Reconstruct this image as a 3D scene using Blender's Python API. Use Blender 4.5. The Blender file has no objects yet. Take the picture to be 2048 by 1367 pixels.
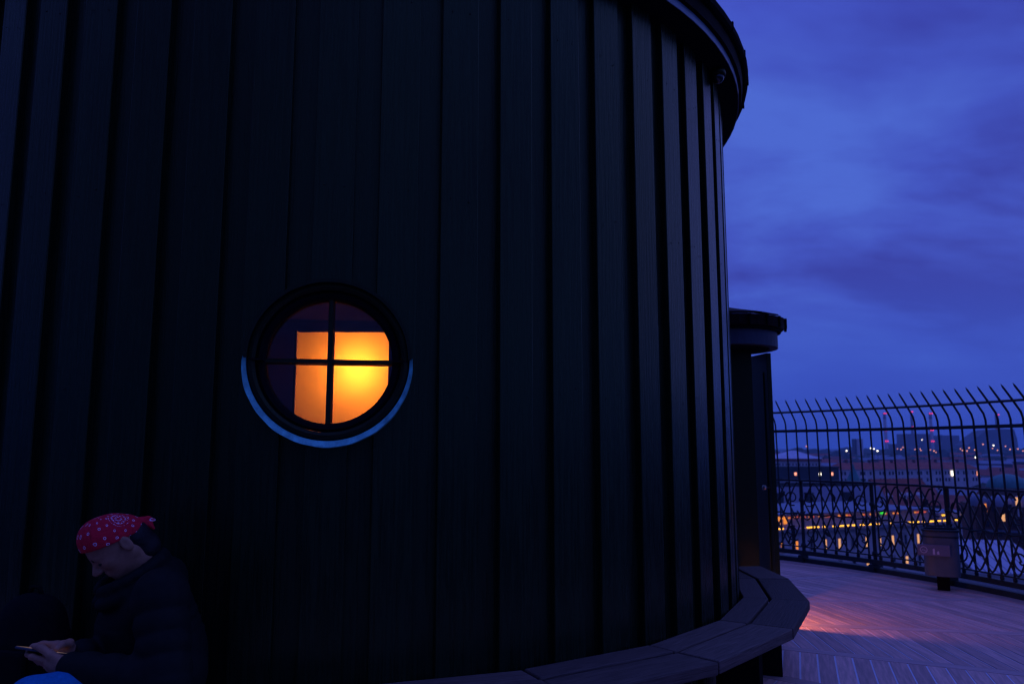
import bpy, bmesh, math, random
import numpy as np
from mathutils import Vector, Matrix, Quaternion

random.seed(7)
rng = np.random.default_rng(7)
scene = bpy.context.scene
col = scene.collection
rad = math.radians

# ------------------------------------------------------------------ camera
FPX, HOR, EYE = 1560.0, 893.0, 1.38          # focal length in photo pixels, horizon row, eye height over the deck
PITCH = math.atan((HOR - 683.5) / FPX)
cam_d = bpy.data.cameras.new("camera")
cam = bpy.data.objects.new("camera", cam_d)
col.objects.link(cam)
scene.camera = cam
cam.location = (0, 0, EYE)
cam.rotation_euler = (math.pi / 2 + PITCH, 0, 0)
cam_d.sensor_fit = 'HORIZONTAL'
cam_d.sensor_width = 36.0
cam_d.lens = 36.0 * FPX / 2048.0
cam_d.clip_start = 0.05
cam_d.clip_end = 30000
cam_d.dof.use_dof = True
cam_d.dof.focus_distance = 3.4
cam_d.dof.aperture_fstop = 4.2

# ------------------------------------------------------------------ sky, dusk
GLOW = Vector((0.80, 0.42, 0.55)).normalized()   # side of the sky where the sun went down
world = bpy.data.worlds.new("World")
scene.world = world
world.use_nodes = True
nt = world.node_tree
nt.nodes.clear()
N = nt.nodes.new
L = nt.links.new
out = N("ShaderNodeOutputWorld")
bg = N("ShaderNodeBackground")
bg.inputs[1].default_value = 1.0
L(bg.outputs[0], out.inputs[0])
tc = N("ShaderNodeTexCoord")
sep = N("ShaderNodeSeparateXYZ")
L(tc.outputs["Generated"], sep.inputs[0])
# flatten the cloud layer: direction / (height + c)
zadd = N("ShaderNodeMath"); zadd.operation = 'ADD'; zadd.inputs[1].default_value = 0.30
zabs = N("ShaderNodeMath"); zabs.operation = 'MAXIMUM'; zabs.inputs[1].default_value = 0.0
L(sep.outputs[2], zabs.inputs[0]); L(zabs.outputs[0], zadd.inputs[0])
dv = N("ShaderNodeVectorMath"); dv.operation = 'DIVIDE'
cmb = N("ShaderNodeCombineXYZ")
for i in range(3):
    L(zadd.outputs[0], cmb.inputs[i])
L(tc.outputs["Generated"], dv.inputs[0]); L(cmb.outputs[0], dv.inputs[1])
mp = N("ShaderNodeMapping")
mp.inputs["Rotation"].default_value = (0, 0, rad(24))
mp.inputs["Scale"].default_value = (0.75, 1.35, 0.7)
mp.inputs["Location"].default_value = (2.6, 0.9, 0.0)
L(dv.outputs[0], mp.inputs[0])
n1 = N("ShaderNodeTexNoise"); n1.inputs["Scale"].default_value = 1.9
n1.inputs["Detail"].default_value = 5; n1.inputs["Roughness"].default_value = 0.56
n1.inputs["Distortion"].default_value = 0.25
L(mp.outputs[0], n1.inputs["Vector"])
cr = N("ShaderNodeValToRGB")
cr.color_ramp.elements[0].position = 0.37; cr.color_ramp.elements[0].color = (0.037, 0.047, 0.360, 1)
cr.color_ramp.elements[1].position = 0.65; cr.color_ramp.elements[1].color = (0.071, 0.138, 0.630, 1)
e = cr.color_ramp.elements.new(0.50); e.color = (0.051, 0.084, 0.510, 1)
L(n1.outputs[0], cr.inputs[0])
# lower sky: plain deep blue
lowmix = N("ShaderNodeMix"); lowmix.data_type = 'RGBA'
mr = N("ShaderNodeMapRange"); mr.interpolation_type = 'SMOOTHSTEP'
mr.inputs[1].default_value = 0.02; mr.inputs[2].default_value = 0.24
mr.inputs[3].default_value = 0.0; mr.inputs[4].default_value = 1.0
L(sep.outputs[2], mr.inputs[0])
L(mr.outputs[0], lowmix.inputs["Factor"])
lowmix.inputs["A"].default_value = (0.027, 0.080, 0.540, 1)
L(cr.outputs[0], lowmix.inputs["B"])
# the afterglow side of the sky stays brighter than the side behind the viewer
dt = N("ShaderNodeVectorMath"); dt.operation = 'DOT_PRODUCT'
dt.inputs[1].default_value = GLOW
L(tc.outputs["Generated"], dt.inputs[0])
gr = N("ShaderNodeMapRange"); gr.interpolation_type = 'SMOOTHSTEP'
gr.inputs[1].default_value = -0.85; gr.inputs[2].default_value = 0.75
gr.inputs[3].default_value = 0.42; gr.inputs[4].default_value = 1.0
L(dt.outputs["Value"], gr.inputs[0])
gm = N("ShaderNodeMix"); gm.data_type = 'RGBA'; gm.blend_type = 'MULTIPLY'
gm.inputs["Factor"].default_value = 1.0
L(lowmix.outputs["Result"], gm.inputs["A"]); L(gr.outputs[0], gm.inputs["B"])
zg = N("ShaderNodeMapRange"); zg.interpolation_type = 'SMOOTHSTEP'      # the cloud deck is thinner, so lighter, overhead
zg.inputs[1].default_value = 0.40; zg.inputs[2].default_value = 1.0; zg.inputs[3].default_value = 1.0; zg.inputs[4].default_value = 2.6
L(sep.outputs[2], zg.inputs[0])
zm = N("ShaderNodeVectorMath"); zm.operation = 'SCALE'
L(gm.outputs["Result"], zm.inputs[0]); L(zg.outputs[0], zm.inputs["Scale"])
sky = N("ShaderNodeTexSky"); sky.sky_type = 'NISHITA'; sky.sun_disc = False
sky.sun_elevation = rad(-3.0); sky.sun_rotation = math.atan2(GLOW.x, GLOW.y)
sky.altitude = 36
sc_ = N("ShaderNodeMix"); sc_.data_type = 'RGBA'; sc_.blend_type = 'ADD'
sc_.inputs["Factor"].default_value = 0.05
L(zm.outputs[0], sc_.inputs["A"]); L(sky.outputs[0], sc_.inputs["B"])
L(sc_.outputs["Result"], bg.inputs[0])

# last afterglow: a very weak, very wide sun from the same side
sun_d = bpy.data.lights.new("sun", 'SUN')
sun_d.energy = 0.10
sun_d.angle = rad(60)
sun_d.color = (0.50, 0.52, 1.0)
sun = bpy.data.objects.new("sun", sun_d)
col.objects.link(sun)
sun.rotation_euler = (-GLOW).to_track_quat('-Z', 'Y').to_euler()

scene.view_settings.view_transform = 'Standard'
scene.view_settings.look = 'None'
scene.view_settings.exposure = 0.0
scene.view_settings.gamma = 1.0
scene.view_settings.use_curve_mapping = False
scene.render.engine = 'CYCLES'
scene.cycles.use_denoising = True
scene.cycles.max_bounces = 6
scene.cycles.volume_bounces = 1
scene.cycles.transparent_max_bounces = 12
scene.cycles.sample_clamp_indirect = 3.0
scene.cycles.filter_width = 1.3

# ------------------------------------------------------------------ measuring helpers (photo pixel -> place)
def ray(x, y):
    X, Y = x - 1024.0, 683.5 - y
    return Vector((X, FPX * math.cos(PITCH) - Y * math.sin(PITCH), Y * math.cos(PITCH) + FPX * math.sin(PITCH)))
def atd(x, y, d):
    r = ray(x, y)
    return Vector((0, 0, EYE)) + r * (d / r.y)
RW = 2.75                                        # radius of the round wall
PHI = rad(-11.23)
CX, CY = 2.2035 * RW * math.sin(PHI), 2.2035 * RW * math.cos(PHI)
ROT0 = math.atan2(-math.cos(PHI), -math.sin(PHI))  # world angle of theta = 0 (towards the viewer)
def pol(r, th, z=0.0):                           # polar about the tower axis, th in degrees, + to the right
    a = ROT0 + rad(th)
    return Vector((CX + r * math.cos(a), CY + r * math.sin(a), z))

# ------------------------------------------------------------------ materials
def mat(name, base, rough=0.6, spec=0.4, metal=0.0, var=0.0, scale=6.0, bump=0.0, stretch=(1, 1, 1), emit=None, estr=0.0, coat=0.0, rvar=0.0, tint=None):
    m = bpy.data.materials.new(name)
    m.use_nodes = True
    t = m.node_tree
    b = t.nodes["Principled BSDF"]
    b.inputs["Base Color"].default_value = (*base, 1)
    b.inputs["Roughness"].default_value = rough
    b.inputs["Specular IOR Level"].default_value = spec
    b.inputs["Metallic"].default_value = metal
    b.inputs["Coat Weight"].default_value = coat
    if tint: b.inputs["Specular Tint"].default_value = (*tint, 1)
    if emit:
        b.inputs["Emission Color"].default_value = (*emit, 1)
        b.inputs["Emission Strength"].default_value = estr
    if var or bump or rvar:
        tcn = t.nodes.new("ShaderNodeTexCoord")
        oi = t.nodes.new("ShaderNodeObjectInfo")
        mpn = t.nodes.new("ShaderNodeMapping")
        mpn.inputs["Scale"].default_value = stretch
        ad = t.nodes.new("ShaderNodeVectorMath"); ad.operation = 'ADD'
        mu = t.nodes.new("ShaderNodeMath"); mu.operation = 'MULTIPLY'; mu.inputs[1].default_value = 37.0
        t.links.new(oi.outputs["Random"], mu.inputs[0])
        t.links.new(tcn.outputs["Object"], mpn.inputs[0])
        t.links.new(mpn.outputs[0], ad.inputs[0]); t.links.new(mu.outputs[0], ad.inputs[1])
        nz = t.nodes.new("ShaderNodeTexNoise")
        nz.inputs["Scale"].default_value = scale; nz.inputs["Detail"].default_value = 6
        nz.inputs["Roughness"].default_value = 0.62
        t.links.new(ad.outputs[0], nz.inputs["Vector"])
        if var:
            hs = t.nodes.new("ShaderNodeHueSaturation")
            hs.inputs["Color"].default_value = (*base, 1)
            m1 = t.nodes.new("ShaderNodeMapRange")
            m1.inputs[1].default_value = 0.3; m1.inputs[2].default_value = 0.7
            m1.inputs[3].default_value = 1 - var; m1.inputs[4].default_value = 1 + var
            t.links.new(nz.outputs[0], m1.inputs[0])
            m2 = t.nodes.new("ShaderNodeMapRange")
            m2.inputs[3].default_value = 1 - var * 0.6; m2.inputs[4].default_value = 1 + var * 0.6
            t.links.new(oi.outputs["Random"], m2.inputs[0])
            m3 = t.nodes.new("ShaderNodeMath"); m3.operation = 'MULTIPLY'
            t.links.new(m1.outputs[0], m3.inputs[0]); t.links.new(m2.outputs[0], m3.inputs[1])
            t.links.new(m3.outputs[0], hs.inputs["Value"])
            t.links.new(hs.outputs[0], b.inputs["Base Color"])
        if rvar:
            r1 = t.nodes.new("ShaderNodeMapRange")
            r1.inputs[1].default_value = 0.3; r1.inputs[2].default_value = 0.7
            r1.inputs[3].default_value = max(0.05, rough - rvar); r1.inputs[4].default_value = rough + rvar
            t.links.new(nz.outputs[0], r1.inputs[0]); t.links.new(r1.outputs[0], b.inputs["Roughness"])
        if bump:
            bp = t.nodes.new("ShaderNodeBump")
            bp.inputs["Strength"].default_value = 1.0
            bp.inputs["Distance"].default_value = bump
            t.links.new(nz.outputs[0], bp.inputs["Height"])
            t.links.new(bp.outputs[0], b.inputs["Normal"])
    return m

def emat(name, colr, s):
    m = bpy.data.materials.new(name); m.use_nodes = True
    t = m.node_tree; t.nodes.clear()
    o = t.nodes.new("ShaderNodeOutputMaterial"); e_ = t.nodes.new("ShaderNodeEmission")
    e_.inputs[0].default_value = (*colr, 1); e_.inputs[1].default_value = s
    t.links.new(e_.outputs[0], o.inputs[0])
    return m

M = {}
M['board'] = mat('black_board_paint', (0.006, 0.014, 0.007), 0.27, 0.40, var=0.40, scale=9, bump=0.0018, stretch=(9, 9, 0.32), rvar=0.10, tint=(0.8, 1.0, 0.52))
M['recess'] = mat('black_recess_paint', (0.006, 0.0135, 0.007), 0.30, 0.38, var=0.40, scale=9, bump=0.0018, stretch=(9, 9, 0.32), rvar=0.10, tint=(0.8, 1.0, 0.52))
M['trim'] = mat('black_trim_paint', (0.005, 0.010, 0.007), 0.42, 0.30, var=0.3, scale=20, bump=0.0008, tint=(0.9, 1.0, 0.5))
M['copper'] = mat('dark_copper', (0.014, 0.008, 0.008), 0.7, 0.08, var=0.4, scale=14, bump=0.001)
M['zinc'] = mat('pale_blue_flashing', (0.12, 0.50, 0.46), 0.5, 0.4, var=0.45, scale=22, bump=0.002)
M['skylit'] = mat('skylit_blue_fascia', (0.10, 0.17, 0.25), 0.35, 0.5, var=0.2, scale=12, bump=0.0006)  # sky light caught by the molding is put into this blue
M['black'] = mat('dull_black', (0.004, 0.004, 0.006), 0.9, 0.1, var=0.1)
M['plum'] = mat('plum_interior', (0.30, 0.24, 0.27), 0.8, 0.2, var=0.2, scale=3, bump=0.002)
M['deck'] = mat('weathered_deck', (0.58, 0.32, 0.27), 0.62, 0.35, var=0.34, scale=7, bump=0.0015, stretch=(7, 0.5, 7), rvar=0.12)
M['deckframe'] = mat('weathered_deck_frame', (0.48, 0.29, 0.26), 0.62, 0.35, var=0.22, scale=7, bump=0.0015, stretch=(0.5, 7, 7), rvar=0.1)
M['sky_caulk'] = mat('sky_pale_deck_caulk', (0.72, 0.64, 0.72), 0.35, 0.6, var=0.15, scale=3)  # seam filler; sky reflected in the seams is put into its pale colour
M['bench'] = mat('bench_wood', (0.095, 0.066, 0.055), 0.75, 0.25, var=0.6, scale=12, bump=0.005, stretch=(13, 0.5, 13), rvar=0.1)
M['iron'] = mat('dark_teal_iron', (0.010, 0.022, 0.030), 0.5, 0.4, var=0.25, scale=40, bump=0.0006)
M['bin'] = mat('grey_blue_bin_steel', (0.085, 0.10, 0.125), 0.55, 0.4, var=0.15, scale=8, bump=0.0005)
M['binplate'] = mat('grey_plate', (0.16, 0.14, 0.20), 0.5, 0.4, var=0.1, scale=8)
M['print'] = mat('pale_print_glint', (0.62, 0.52, 0.62), 0.6, 0.3, var=0.05)  # emblem print, and the glints painted on the bin plate

def glass_mat():
    m = bpy.data.materials.new('window_glass'); m.use_nodes = True
    t = m.node_tree; t.nodes.clear()
    o = t.nodes.new("ShaderNodeOutputMaterial")
    tr = t.nodes.new("ShaderNodeBsdfTransparent"); tr.inputs[0].default_value = (0.93, 0.93, 0.95, 1)
    gl = t.nodes.new("ShaderNodeBsdfGlossy"); gl.inputs["Roughness"].default_value = 0.03
    fr = t.nodes.new("ShaderNodeFresnel"); fr.inputs[0].default_value = 1.42
    mx = t.nodes.new("ShaderNodeMixShader")
    t.links.new(fr.outputs[0], mx.inputs[0]); t.links.new(tr.outputs[0], mx.inputs[1]); t.links.new(gl.outputs[0], mx.inputs[2])
    t.links.new(mx.outputs[0], o.inputs[0])
    return m
M['glass'] = glass_mat()

# ------------------------------------------------------------------ mesh helpers
class MB:
    def __init__(s): s.v = []; s.f = []; s.smooth = False
    def quadbox(s, p):                            # 8 points: bottom 4 ccw, top 4 ccw
        n = len(s.v); s.v += [tuple(q) for q in p]
        s.f += [(n+3, n+2, n+1, n), (n+4, n+5, n+6, n+7)] + [(n+i, n+(i+1) % 4, n+4+(i+1) % 4, n+4+i) for i in range(4)]
    def box(s, x0, x1, y0, y1, z0, z1):
        s.quadbox([(x0, y0, z0), (x1, y0, z0), (x1, y1, z0), (x0, y1, z0), (x0, y0, z1), (x1, y0, z1), (x1, y1, z1), (x0, y1, z1)])
    def prism(s, poly, z0, z1):
        n = len(s.v); k = len(poly)
        s.v += [(x, y, z0) for x, y in poly] + [(x, y, z1) for x, y in poly]
        s.f += [tuple(range(n+k-1, n-1, -1)), tuple(range(n+k, n+2*k))] + [(n+i, n+(i+1) % k, n+k+(i+1) % k, n+k+i) for i in range(k)]
    def tube(s, pts, r, sides=6, r1=None, cap=True):
        pts = [Vector(p) for p in pts]; k = len(pts)
        n = len(s.v); up = Vector((0, 0, 1))
        prev = None
        for i, p in enumerate(pts):
            d = (pts[min(i+1, k-1)] - pts[max(i-1, 0)])
            if d.length < 1e-9: d = Vector((0, 0, 1))
            d.normalize()
            a = prev - d * prev.dot(d) if prev is not None else (up.cross(d) if abs(d.z) < 0.95 else Vector((1, 0, 0)).cross(d))
            if a.length < 1e-6: a = Vector((1, 0, 0)).cross(d)
            a.normalize(); prev = a; b = d.cross(a)
            rr = r[i] if isinstance(r, (list, tuple)) else (r if r1 is None else r + (r1 - r) * i / (k - 1))
            for j in range(sides):
                t = 2 * math.pi * j / sides
                s.v.append(tuple(p + (a * math.cos(t) + b * math.sin(t)) * rr))
        for i in range(k - 1):
            for j in range(sides):
                s.f.append((n+i*sides+j, n+i*sides+(j+1) % sides, n+(i+1)*sides+(j+1) % sides, n+(i+1)*sides+j))
        if cap:
            s.f.append(tuple(n+j for j in range(sides-1, -1, -1)))
            s.f.append(tuple(n+(k-1)*sides+j for j in range(sides)))
    def lathe(s, prof, a0, a1, n, close=True, mx=None):   # prof [(r,z)], about local z, degrees
        b = len(s.v); k = len(prof); full = abs(a1 - a0 - 360) < 1e-6
        cnt = n if full else n + 1
        for i in range(cnt):
            t = rad(a0 + (a1 - a0) * i / n)
            for r, z in prof:
                p = Vector((r * math.cos(t), r * math.sin(t), z))
                s.v.append(tuple(mx @ p if mx else p))
        kk = k if close else k - 1
        for i in range(n):
            i2 = (i + 1) % cnt
            for j in range(kk):
                j2 = (j + 1) % k
                s.f.append((b+i*k+j, b+i2*k+j, b+i2*k+j2, b+i*k+j2))
        if close and not full:
            s.f.append(tuple(b+j for j in range(k-1, -1, -1)))
            s.f.append(tuple(b+(cnt-1)*k+j for j in range(k)))
    def mesh(s, name, m, smooth=False):
        me = bpy.data.meshes.new(name)
        me.from_pydata(s.v, [], s.f)
        bmm = bmesh.new(); bmm.from_mesh(me)
        bmesh.ops.recalc_face_normals(bmm, faces=bmm.faces)
        bmm.to_mesh(me); bmm.free()
        me.materials.append(m)
        if smooth:
            me.polygons.foreach_set("use_smooth", [True] * len(me.polygons))
        return me
    def build(s, name, m, parent=None, smooth=False, bevel=0.0):
        return link(name, s.mesh(name, m, smooth), parent, bevel)

def link(name, me, parent=None, bevel=0.0):
    o = bpy.data.objects.new(name, me)
    col.objects.link(o)
    o.parent = parent
    if bevel:
        bv = o.modifiers.new("bevel", 'BEVEL'); bv.width = bevel; bv.segments = 2; bv.limit_method = 'ANGLE'
    return o
def empty(name, loc=(0, 0, 0), rz=0.0, parent=None):
    o = bpy.data.objects.new(name, None)
    col.objects.link(o); o.location = loc; o.rotation_euler = (0, 0, rz); o.parent = parent
    o.empty_display_size = 0.1
    return o
def tag(o, label=None, cat=None, group=None, kind=None):
    if label: o["label"] = label
    if cat: o["category"] = cat
    if group: o["group"] = group
    if kind: o["kind"] = kind
    return o

# ================================================================== the ground far below
g = MB(); R_ = 14000
g.v = [(R_ * math.cos(rad(i * 5)), R_ * math.sin(rad(i * 5)), -36.0) for i in range(72)]
g.f = [tuple(range(72))]
tag(g.build('ground', mat('city_ground', (0.035, 0.04, 0.045), 0.9, 0.2, var=0.4, scale=0.02)), kind='structure')

# ================================================================== deck on the tower top
axis = lambda name, z=0.0: empty(name, (CX, CY, z), ROT0)
d = MB()
d.lathe([(2.4, -0.25), (5.985, -0.25), (5.985, -0.0035), (2.4, -0.0035)], 0, 360, 96)
deck = d.build('deck', M['sky_caulk'])
deck.location = (CX, CY, 0); deck.rotation_euler = (0, 0, ROT0)
tag(deck, kind='structure')
RHO, STEP, HALF = 1.1, 15.0, 0.052
def ang(a): return Vector((math.cos(rad(a)), math.sin(rad(a))))
def sector_polys(alpha):
    out_ = []
    nA = ang(alpha + 90); nB = ang(alpha + STEP + 90)
    gam = alpha + STEP / 2 + 14.1
    er, et = ang(gam), ang(gam + 90)
    def tt(q, n_, off): return (RHO + off - q * er.dot(n_)) / et.dot(n_)
    q = 2.55; W = 0.108
    while q < 5.80:
        q0, q1 = q + 0.0055, q + W - 0.0055
        P = [er * q0 + et * tt(q0, nA, HALF + 0.006), er * q1 + et * tt(q1, nA, HALF + 0.006),
             er * q1 + et * tt(q1, nB, -HALF - 0.006), er * q0 + et * tt(q0, nB, -HALF - 0.006)]
        if (P[1] - P[2]).length > 0.1 and P[0].length > 0:
            out_.append(([(p.x, p.y) for p in P], gam))
        q += W
    return out_, er, et
base_polys, er0, et0 = sector_polys(0.0)
plank_meshes = []
for poly, gam in base_polys:
    b = MB()
    # keep the grain along the plank: rotate mesh so that the plank runs along local y, object turned back
    c, s_ = math.cos(rad(-gam)), math.sin(rad(-gam))
    pts = [(x * c - y * s_, x * s_ + y * c) for x, y in poly]
    b.prism(pts, -0.03, 0.0)
    plank_meshes.append((b.mesh('plank', M['deck']), gam))
fb = MB()
x0, x1 = math.sqrt(2.5 ** 2 - RHO ** 2), math.sqrt(5.97 ** 2 - RHO ** 2)
fb.prism([(x0, RHO - HALF), (x1, RHO - HALF), (x1, RHO + HALF), (x0, RHO + HALF)], -0.03, 0.0)
frame_me = fb.mesh('frame_plank', M['deckframe'])
rb = MB(); rb.lathe([(5.83, -0.03), (5.975, -0.03), (5.975, 0.002), (5.83, 0.002)], 0.15, 14.85, 4)
rim_me = rb.mesh('edge_plank', M['deckframe'])
rest = MB()
for j in range(24):
    alpha = 67.3 + STEP * (j - 3)
    inview = j <= 6
    if inview:
        for me, gam in plank_meshes:
            o = link('plank', me, deck); o.rotation_euler = (0, 0, rad(alpha + gam))
            o.location.z = -random.random() * 0.0015
        o = link('frame_plank', frame_me, deck); o.rotation_euler = (0, 0, rad(alpha))
    else:
        polys, _, _ = sector_polys(alpha)
        for poly, _g in polys: rest.prism(poly, -0.03, 0.0)
        c, s_ = math.cos(rad(alpha)), math.sin(rad(alpha))
        rest.prism([(x * c - y * s_, x * s_ + y * c) for x, y in [(x0, RHO - HALF), (x1, RHO - HALF), (x1, RHO + HALF), (x0, RHO + HALF)]], -0.03, 0.0)
    o = link('edge_plank', rim_me, deck); o.rotation_euler = (0, 0, rad(15 * j))
tag(rest.build('plank_field', M['deck'], deck), kind='stuff')
# masonry drum of the tower under the deck
tw = MB(); tw.lathe([(5.4, -36), (5.95, -36), (5.95, -0.27), (5.4, -0.27)], 0, 360, 96)
tow = tw.build('tower_wall', mat('tower_masonry', (0.20, 0.17, 0.15), 0.9, 0.2, var=0.3, scale=4, bump=0.01))
tow.location = (CX, CY, 0); tow.rotation_euler = (0, 0, ROT0)
tag(tow, kind='structure')

# ================================================================== the round wooden observatory
obs = axis('observatory')
tag(obs, 'black round wooden observatory clad in raised vertical boards', 'building')
NB = 63; P_ = 2 * math.pi / NB; A0 = 0.02545; WB = 0.0617
TH_W, Z_W, HOLE = rad(-2.4), 1.732, 0.300        # round window: angle, height, opening
ZTOP = 3.72
def strip(t0, t1, r0, r1, cut=False, n=1):
    """one upright board between two angles; flat front; cut = leave the round window opening"""
    b = MB()
    a = [t0 + (t1 - t0) * i / n for i in range(n + 1)]
    p0 = Vector((r1 * math.cos(t0), r1 * math.sin(t0))); p1 = Vector((r1 * math.cos(t1), r1 * math.sin(t1)))
    q0 = Vector((r0 * math.cos(t0), r0 * math.sin(t0))); q1 = Vector((r0 * math.cos(t1), r0 * math.sin(t1)))
    F = [p0.lerp(p1, i / n) for i in range(n + 1)]; B = [q0.lerp(q1, i / n) for i in range(n + 1)]
    def h(i):
        s_ = RW * (a[i] - TH_W)
        return math.sqrt(max(0.0, HOLE ** 2 - s_ * s_)) if cut else 0.0
    for lo in ((True, False) if cut else (None,)):
        n0 = len(b.v)
        for i in range(n + 1):
            if lo is None: za, zb = 0.0, ZTOP
            elif lo: za, zb = 0.0, Z_W - h(i)
            else: za, zb = Z_W + h(i), ZTOP
            b.v += [(*F[i], za), (*F[i], zb), (*B[i], zb), (*B[i], za)]
        for i in range(n):
            k = n0 + 4 * i
            b.f += [(k, k+4, k+5, k+1), (k+1, k+5, k+6, k+2), (k+2, k+6, k+7, k+3), (k+3, k+7, k+4, k)]
        b.f += [(n0, n0+1, n0+2, n0+3), (n0+4*n+3, n0+4*n+2, n0+4*n+1, n0+4*n)]
    return b
raised_me = [strip(-w, WB + w, 2.70, RW + dr).mesh('board', M['board']) for w, dr in ((0, 0), (0.0006, -0.003), (-0.0008, 0.002))]
recess_me = [strip(-0.012, P_ - WB + 0.012, 2.685, 2.713 + dr).mesh('recessed_board', M['recess']) for dr in (0, -0.002)]
def near_window(t0, t1):
    s0, s1 = RW * (t0 - TH_W), RW * (t1 - TH_W)
    return s0 < HOLE and s1 > -HOLE
for k in range(NB):
    t = A0 + k * P_
    t = (t + math.pi) % (2 * math.pi) - math.pi
    if near_window(t, t + WB):
        strip(t, t + WB, 2.70, RW, True, 14).build('board', M['board'], obs, bevel=0.003)
    else:
        o = link('board', raised_me[k % 3 if k % 7 else 1], obs, 0.004); o.rotation_euler = (0, 0, t)
    tr = t + WB
    if near_window(tr, tr + P_ - WB):
        strip(tr - 0.012, tr + P_ - WB + 0.012, 2.685, 2.713, True, 14).build('recessed_board', M['recess'], obs)
    else:
        o = link('recessed_board', recess_me[k % 2], obs); o.rotation_euler = (0, 0, tr)
# nail heads on the boards
nb_ = MB()
nb_.lathe([(0.0, 0.0018), (0.0028, 0.0013), (0.004, 0.0)], 0, 360, 8, close=False, mx=Matrix.Translation((RW + 0.0005, 0, 0)) @ Matrix.Rotation(rad(90), 4, 'Y'))
nail = nb_.mesh('nail', M['trim'], True)
for k in range(-9, 16):
    t = A0 + k * P_
    for z in (0.75, 1.62, 2.49, 3.35):
        if near_window(t, t + WB) and 1.3 < z < 2.2: continue
        for fr_ in (0.25, 0.75):
            o = link('nail', nail, obs)
            o.rotation_euler = (0, 0, t + WB * fr_); o.location.z = z + random.uniform(-0.03, 0.03)
# eaves and roof
def ringpart(name, prof, m, a0=0, a1=360, n=120, parent=obs, smooth=False):
    b = MB(); b.lathe(prof, a0, a1, n); return b.build(name, m, parent, smooth)
ringpart('soffit', [(2.66, 3.70), (2.862, 3.748), (2.862, 3.80), (2.66, 3.80)], M['black'])
ringpart('fascia', [(2.864, 3.748), (2.869, 3.748), (2.869, 3.796), (2.864, 3.796)], M['skylit'])
ringpart('cornice', [(2.64, 3.803), (2.889, 3.803), (2.895, 3.83), (2.899, 3.872), (2.64, 3.872)], M['copper'])
gutter = ringpart('gutter', [(2.895, 3.875), (2.918, 3.876), (2.933, 3.889), (2.938, 3.912), (2.932, 3.932), (2.895, 3.936)], M['black'])
for k in range(48):
    b = MB(); b.box(2.915, 2.9395, -0.007, 0.007, 3.873, 3.938)
    if k == 0: cl = b.mesh('gutter_clip', M['black'])
    o = link('gutter_clip', cl, gutter); o.rotation_euler = (0, 0, rad(7.5 * k + 3))
ringpart('roof', [(0.02, 4.75), (2.90, 3.938), (2.90, 3.90), (0.02, 4.70)], M['copper'], n=64)
# round window
WX = Matrix.Rotation(TH_W, 4, 'Z') @ Matrix.Translation((RW, 0, Z_W)) @ Matrix.Rotation(rad(90), 4, 'Y')
# in WX space: local z = outwards, local x = down, local y = along the wall (to the right)
win = empty('round_window', parent=obs)
win["label"] = 'round window with cross glazing bars and a pale blue lower lip'
def wpart(name, prof, m, a0=0, a1=360, n=72, parent=win, smooth=False):
    b = MB(); b.lathe(prof, a0, a1, n, mx=WX); return b.build(name, m, parent, smooth)
wpart('frame', [(0.294, -0.06), (0.326, -0.06), (0.328, 0.030), (0.320, 0.044), (0.306, 0.046), (0.294, 0.034)], M['trim'])
wpart('hood', [(0.328, -0.03), (0.336, -0.03), (0.336, 0.070), (0.322, 0.070), (0.322, 0.047), (0.328, 0.046)], M['trim'], 91, 269, 40)
wpart('casement', [(0.258, -0.036), (0.293, -0.036), (0.293, 0.012), (0.282, 0.022), (0.266, 0.016), (0.258, 0.004)], M['black'])
# pale flashing lip under the lower half, thickest at the bottom left
b = MB(); n0 = 150
for i in range(n0 + 1):
    a = rad(-92 + 184 * i / n0)
    u_ = i / n0
    w = 0.004 + 0.022 * max(0.0, math.sin(math.pi * (0.04 + 0.92 * u_))) ** 0.5 * (1.12 - 0.35 * u_) * (1 + 0.07 * math.sin(u_ * 21) * math.sin(u_ * 9.1) + 0.04 * math.sin(u_ * 67))
    for (r_, z_) in ((0.3285, 0.0), (0.3285, 0.040), (0.3285 + w, 0.052), (0.3285 + w + 0.003, 0.0)):
        b.v.append(tuple(WX @ Vector((r_ * math.cos(a), r_ * math.sin(a), z_))))
for i in range(n0):
    for j in range(4):
        j2 = (j + 1) % 4
        b.f.append((4*i+j, 4*i+4+j, 4*i+4+j2, 4*i+j2))
b.build('flashing_lip', M['zinc'], win)
b = MB(); b.quadbox([tuple(WX @ Vector(p)) for p in [(-0.257, -0.0145, -0.05), (0.257, -0.0145, -0.05), (0.257, 0.0145, -0.05), (-0.257, 0.0145, -0.05), (-0.257, -0.008, 0.006), (0.257, -0.008, 0.006), (0.257, 0.008, 0.006), (-0.257, 0.008, 0.006)]])
b.build('upright_glazing_bar', M['trim'], win)
b = MB(); b.quadbox([tuple(WX @ Vector(p)) for p in [(-0.0130, -0.257, -0.048), (0.0130, -0.257, -0.048), (0.0130, 0.257, -0.048), (-0.0130, 0.257, -0.048), (-0.0075, -0.257, 0.004), (0.0075, -0.257, 0.004), (0.0075, 0.257, 0.004), (-0.0075, 0.257, 0.004)]])
b.build('level_glazing_bar', M['trim'], win)
for sgn in (-1, 1):
    b = MB(); y0, y1 = sorted((sgn * 0.259, sgn * 0.318))
    b.quadbox([tuple(WX @ Vector(p)) for p in [(-0.006, y0, 0.0), (0.006, y0, 0.0), (0.006, y1, 0.0), (-0.006, y1, 0.0), (-0.004, y0, 0.0485), (0.004, y0, 0.0485), (0.004, y1, 0.0485), (-0.004, y1, 0.0485)]])
    b.build('frame_joint', M['black'], win)
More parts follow.
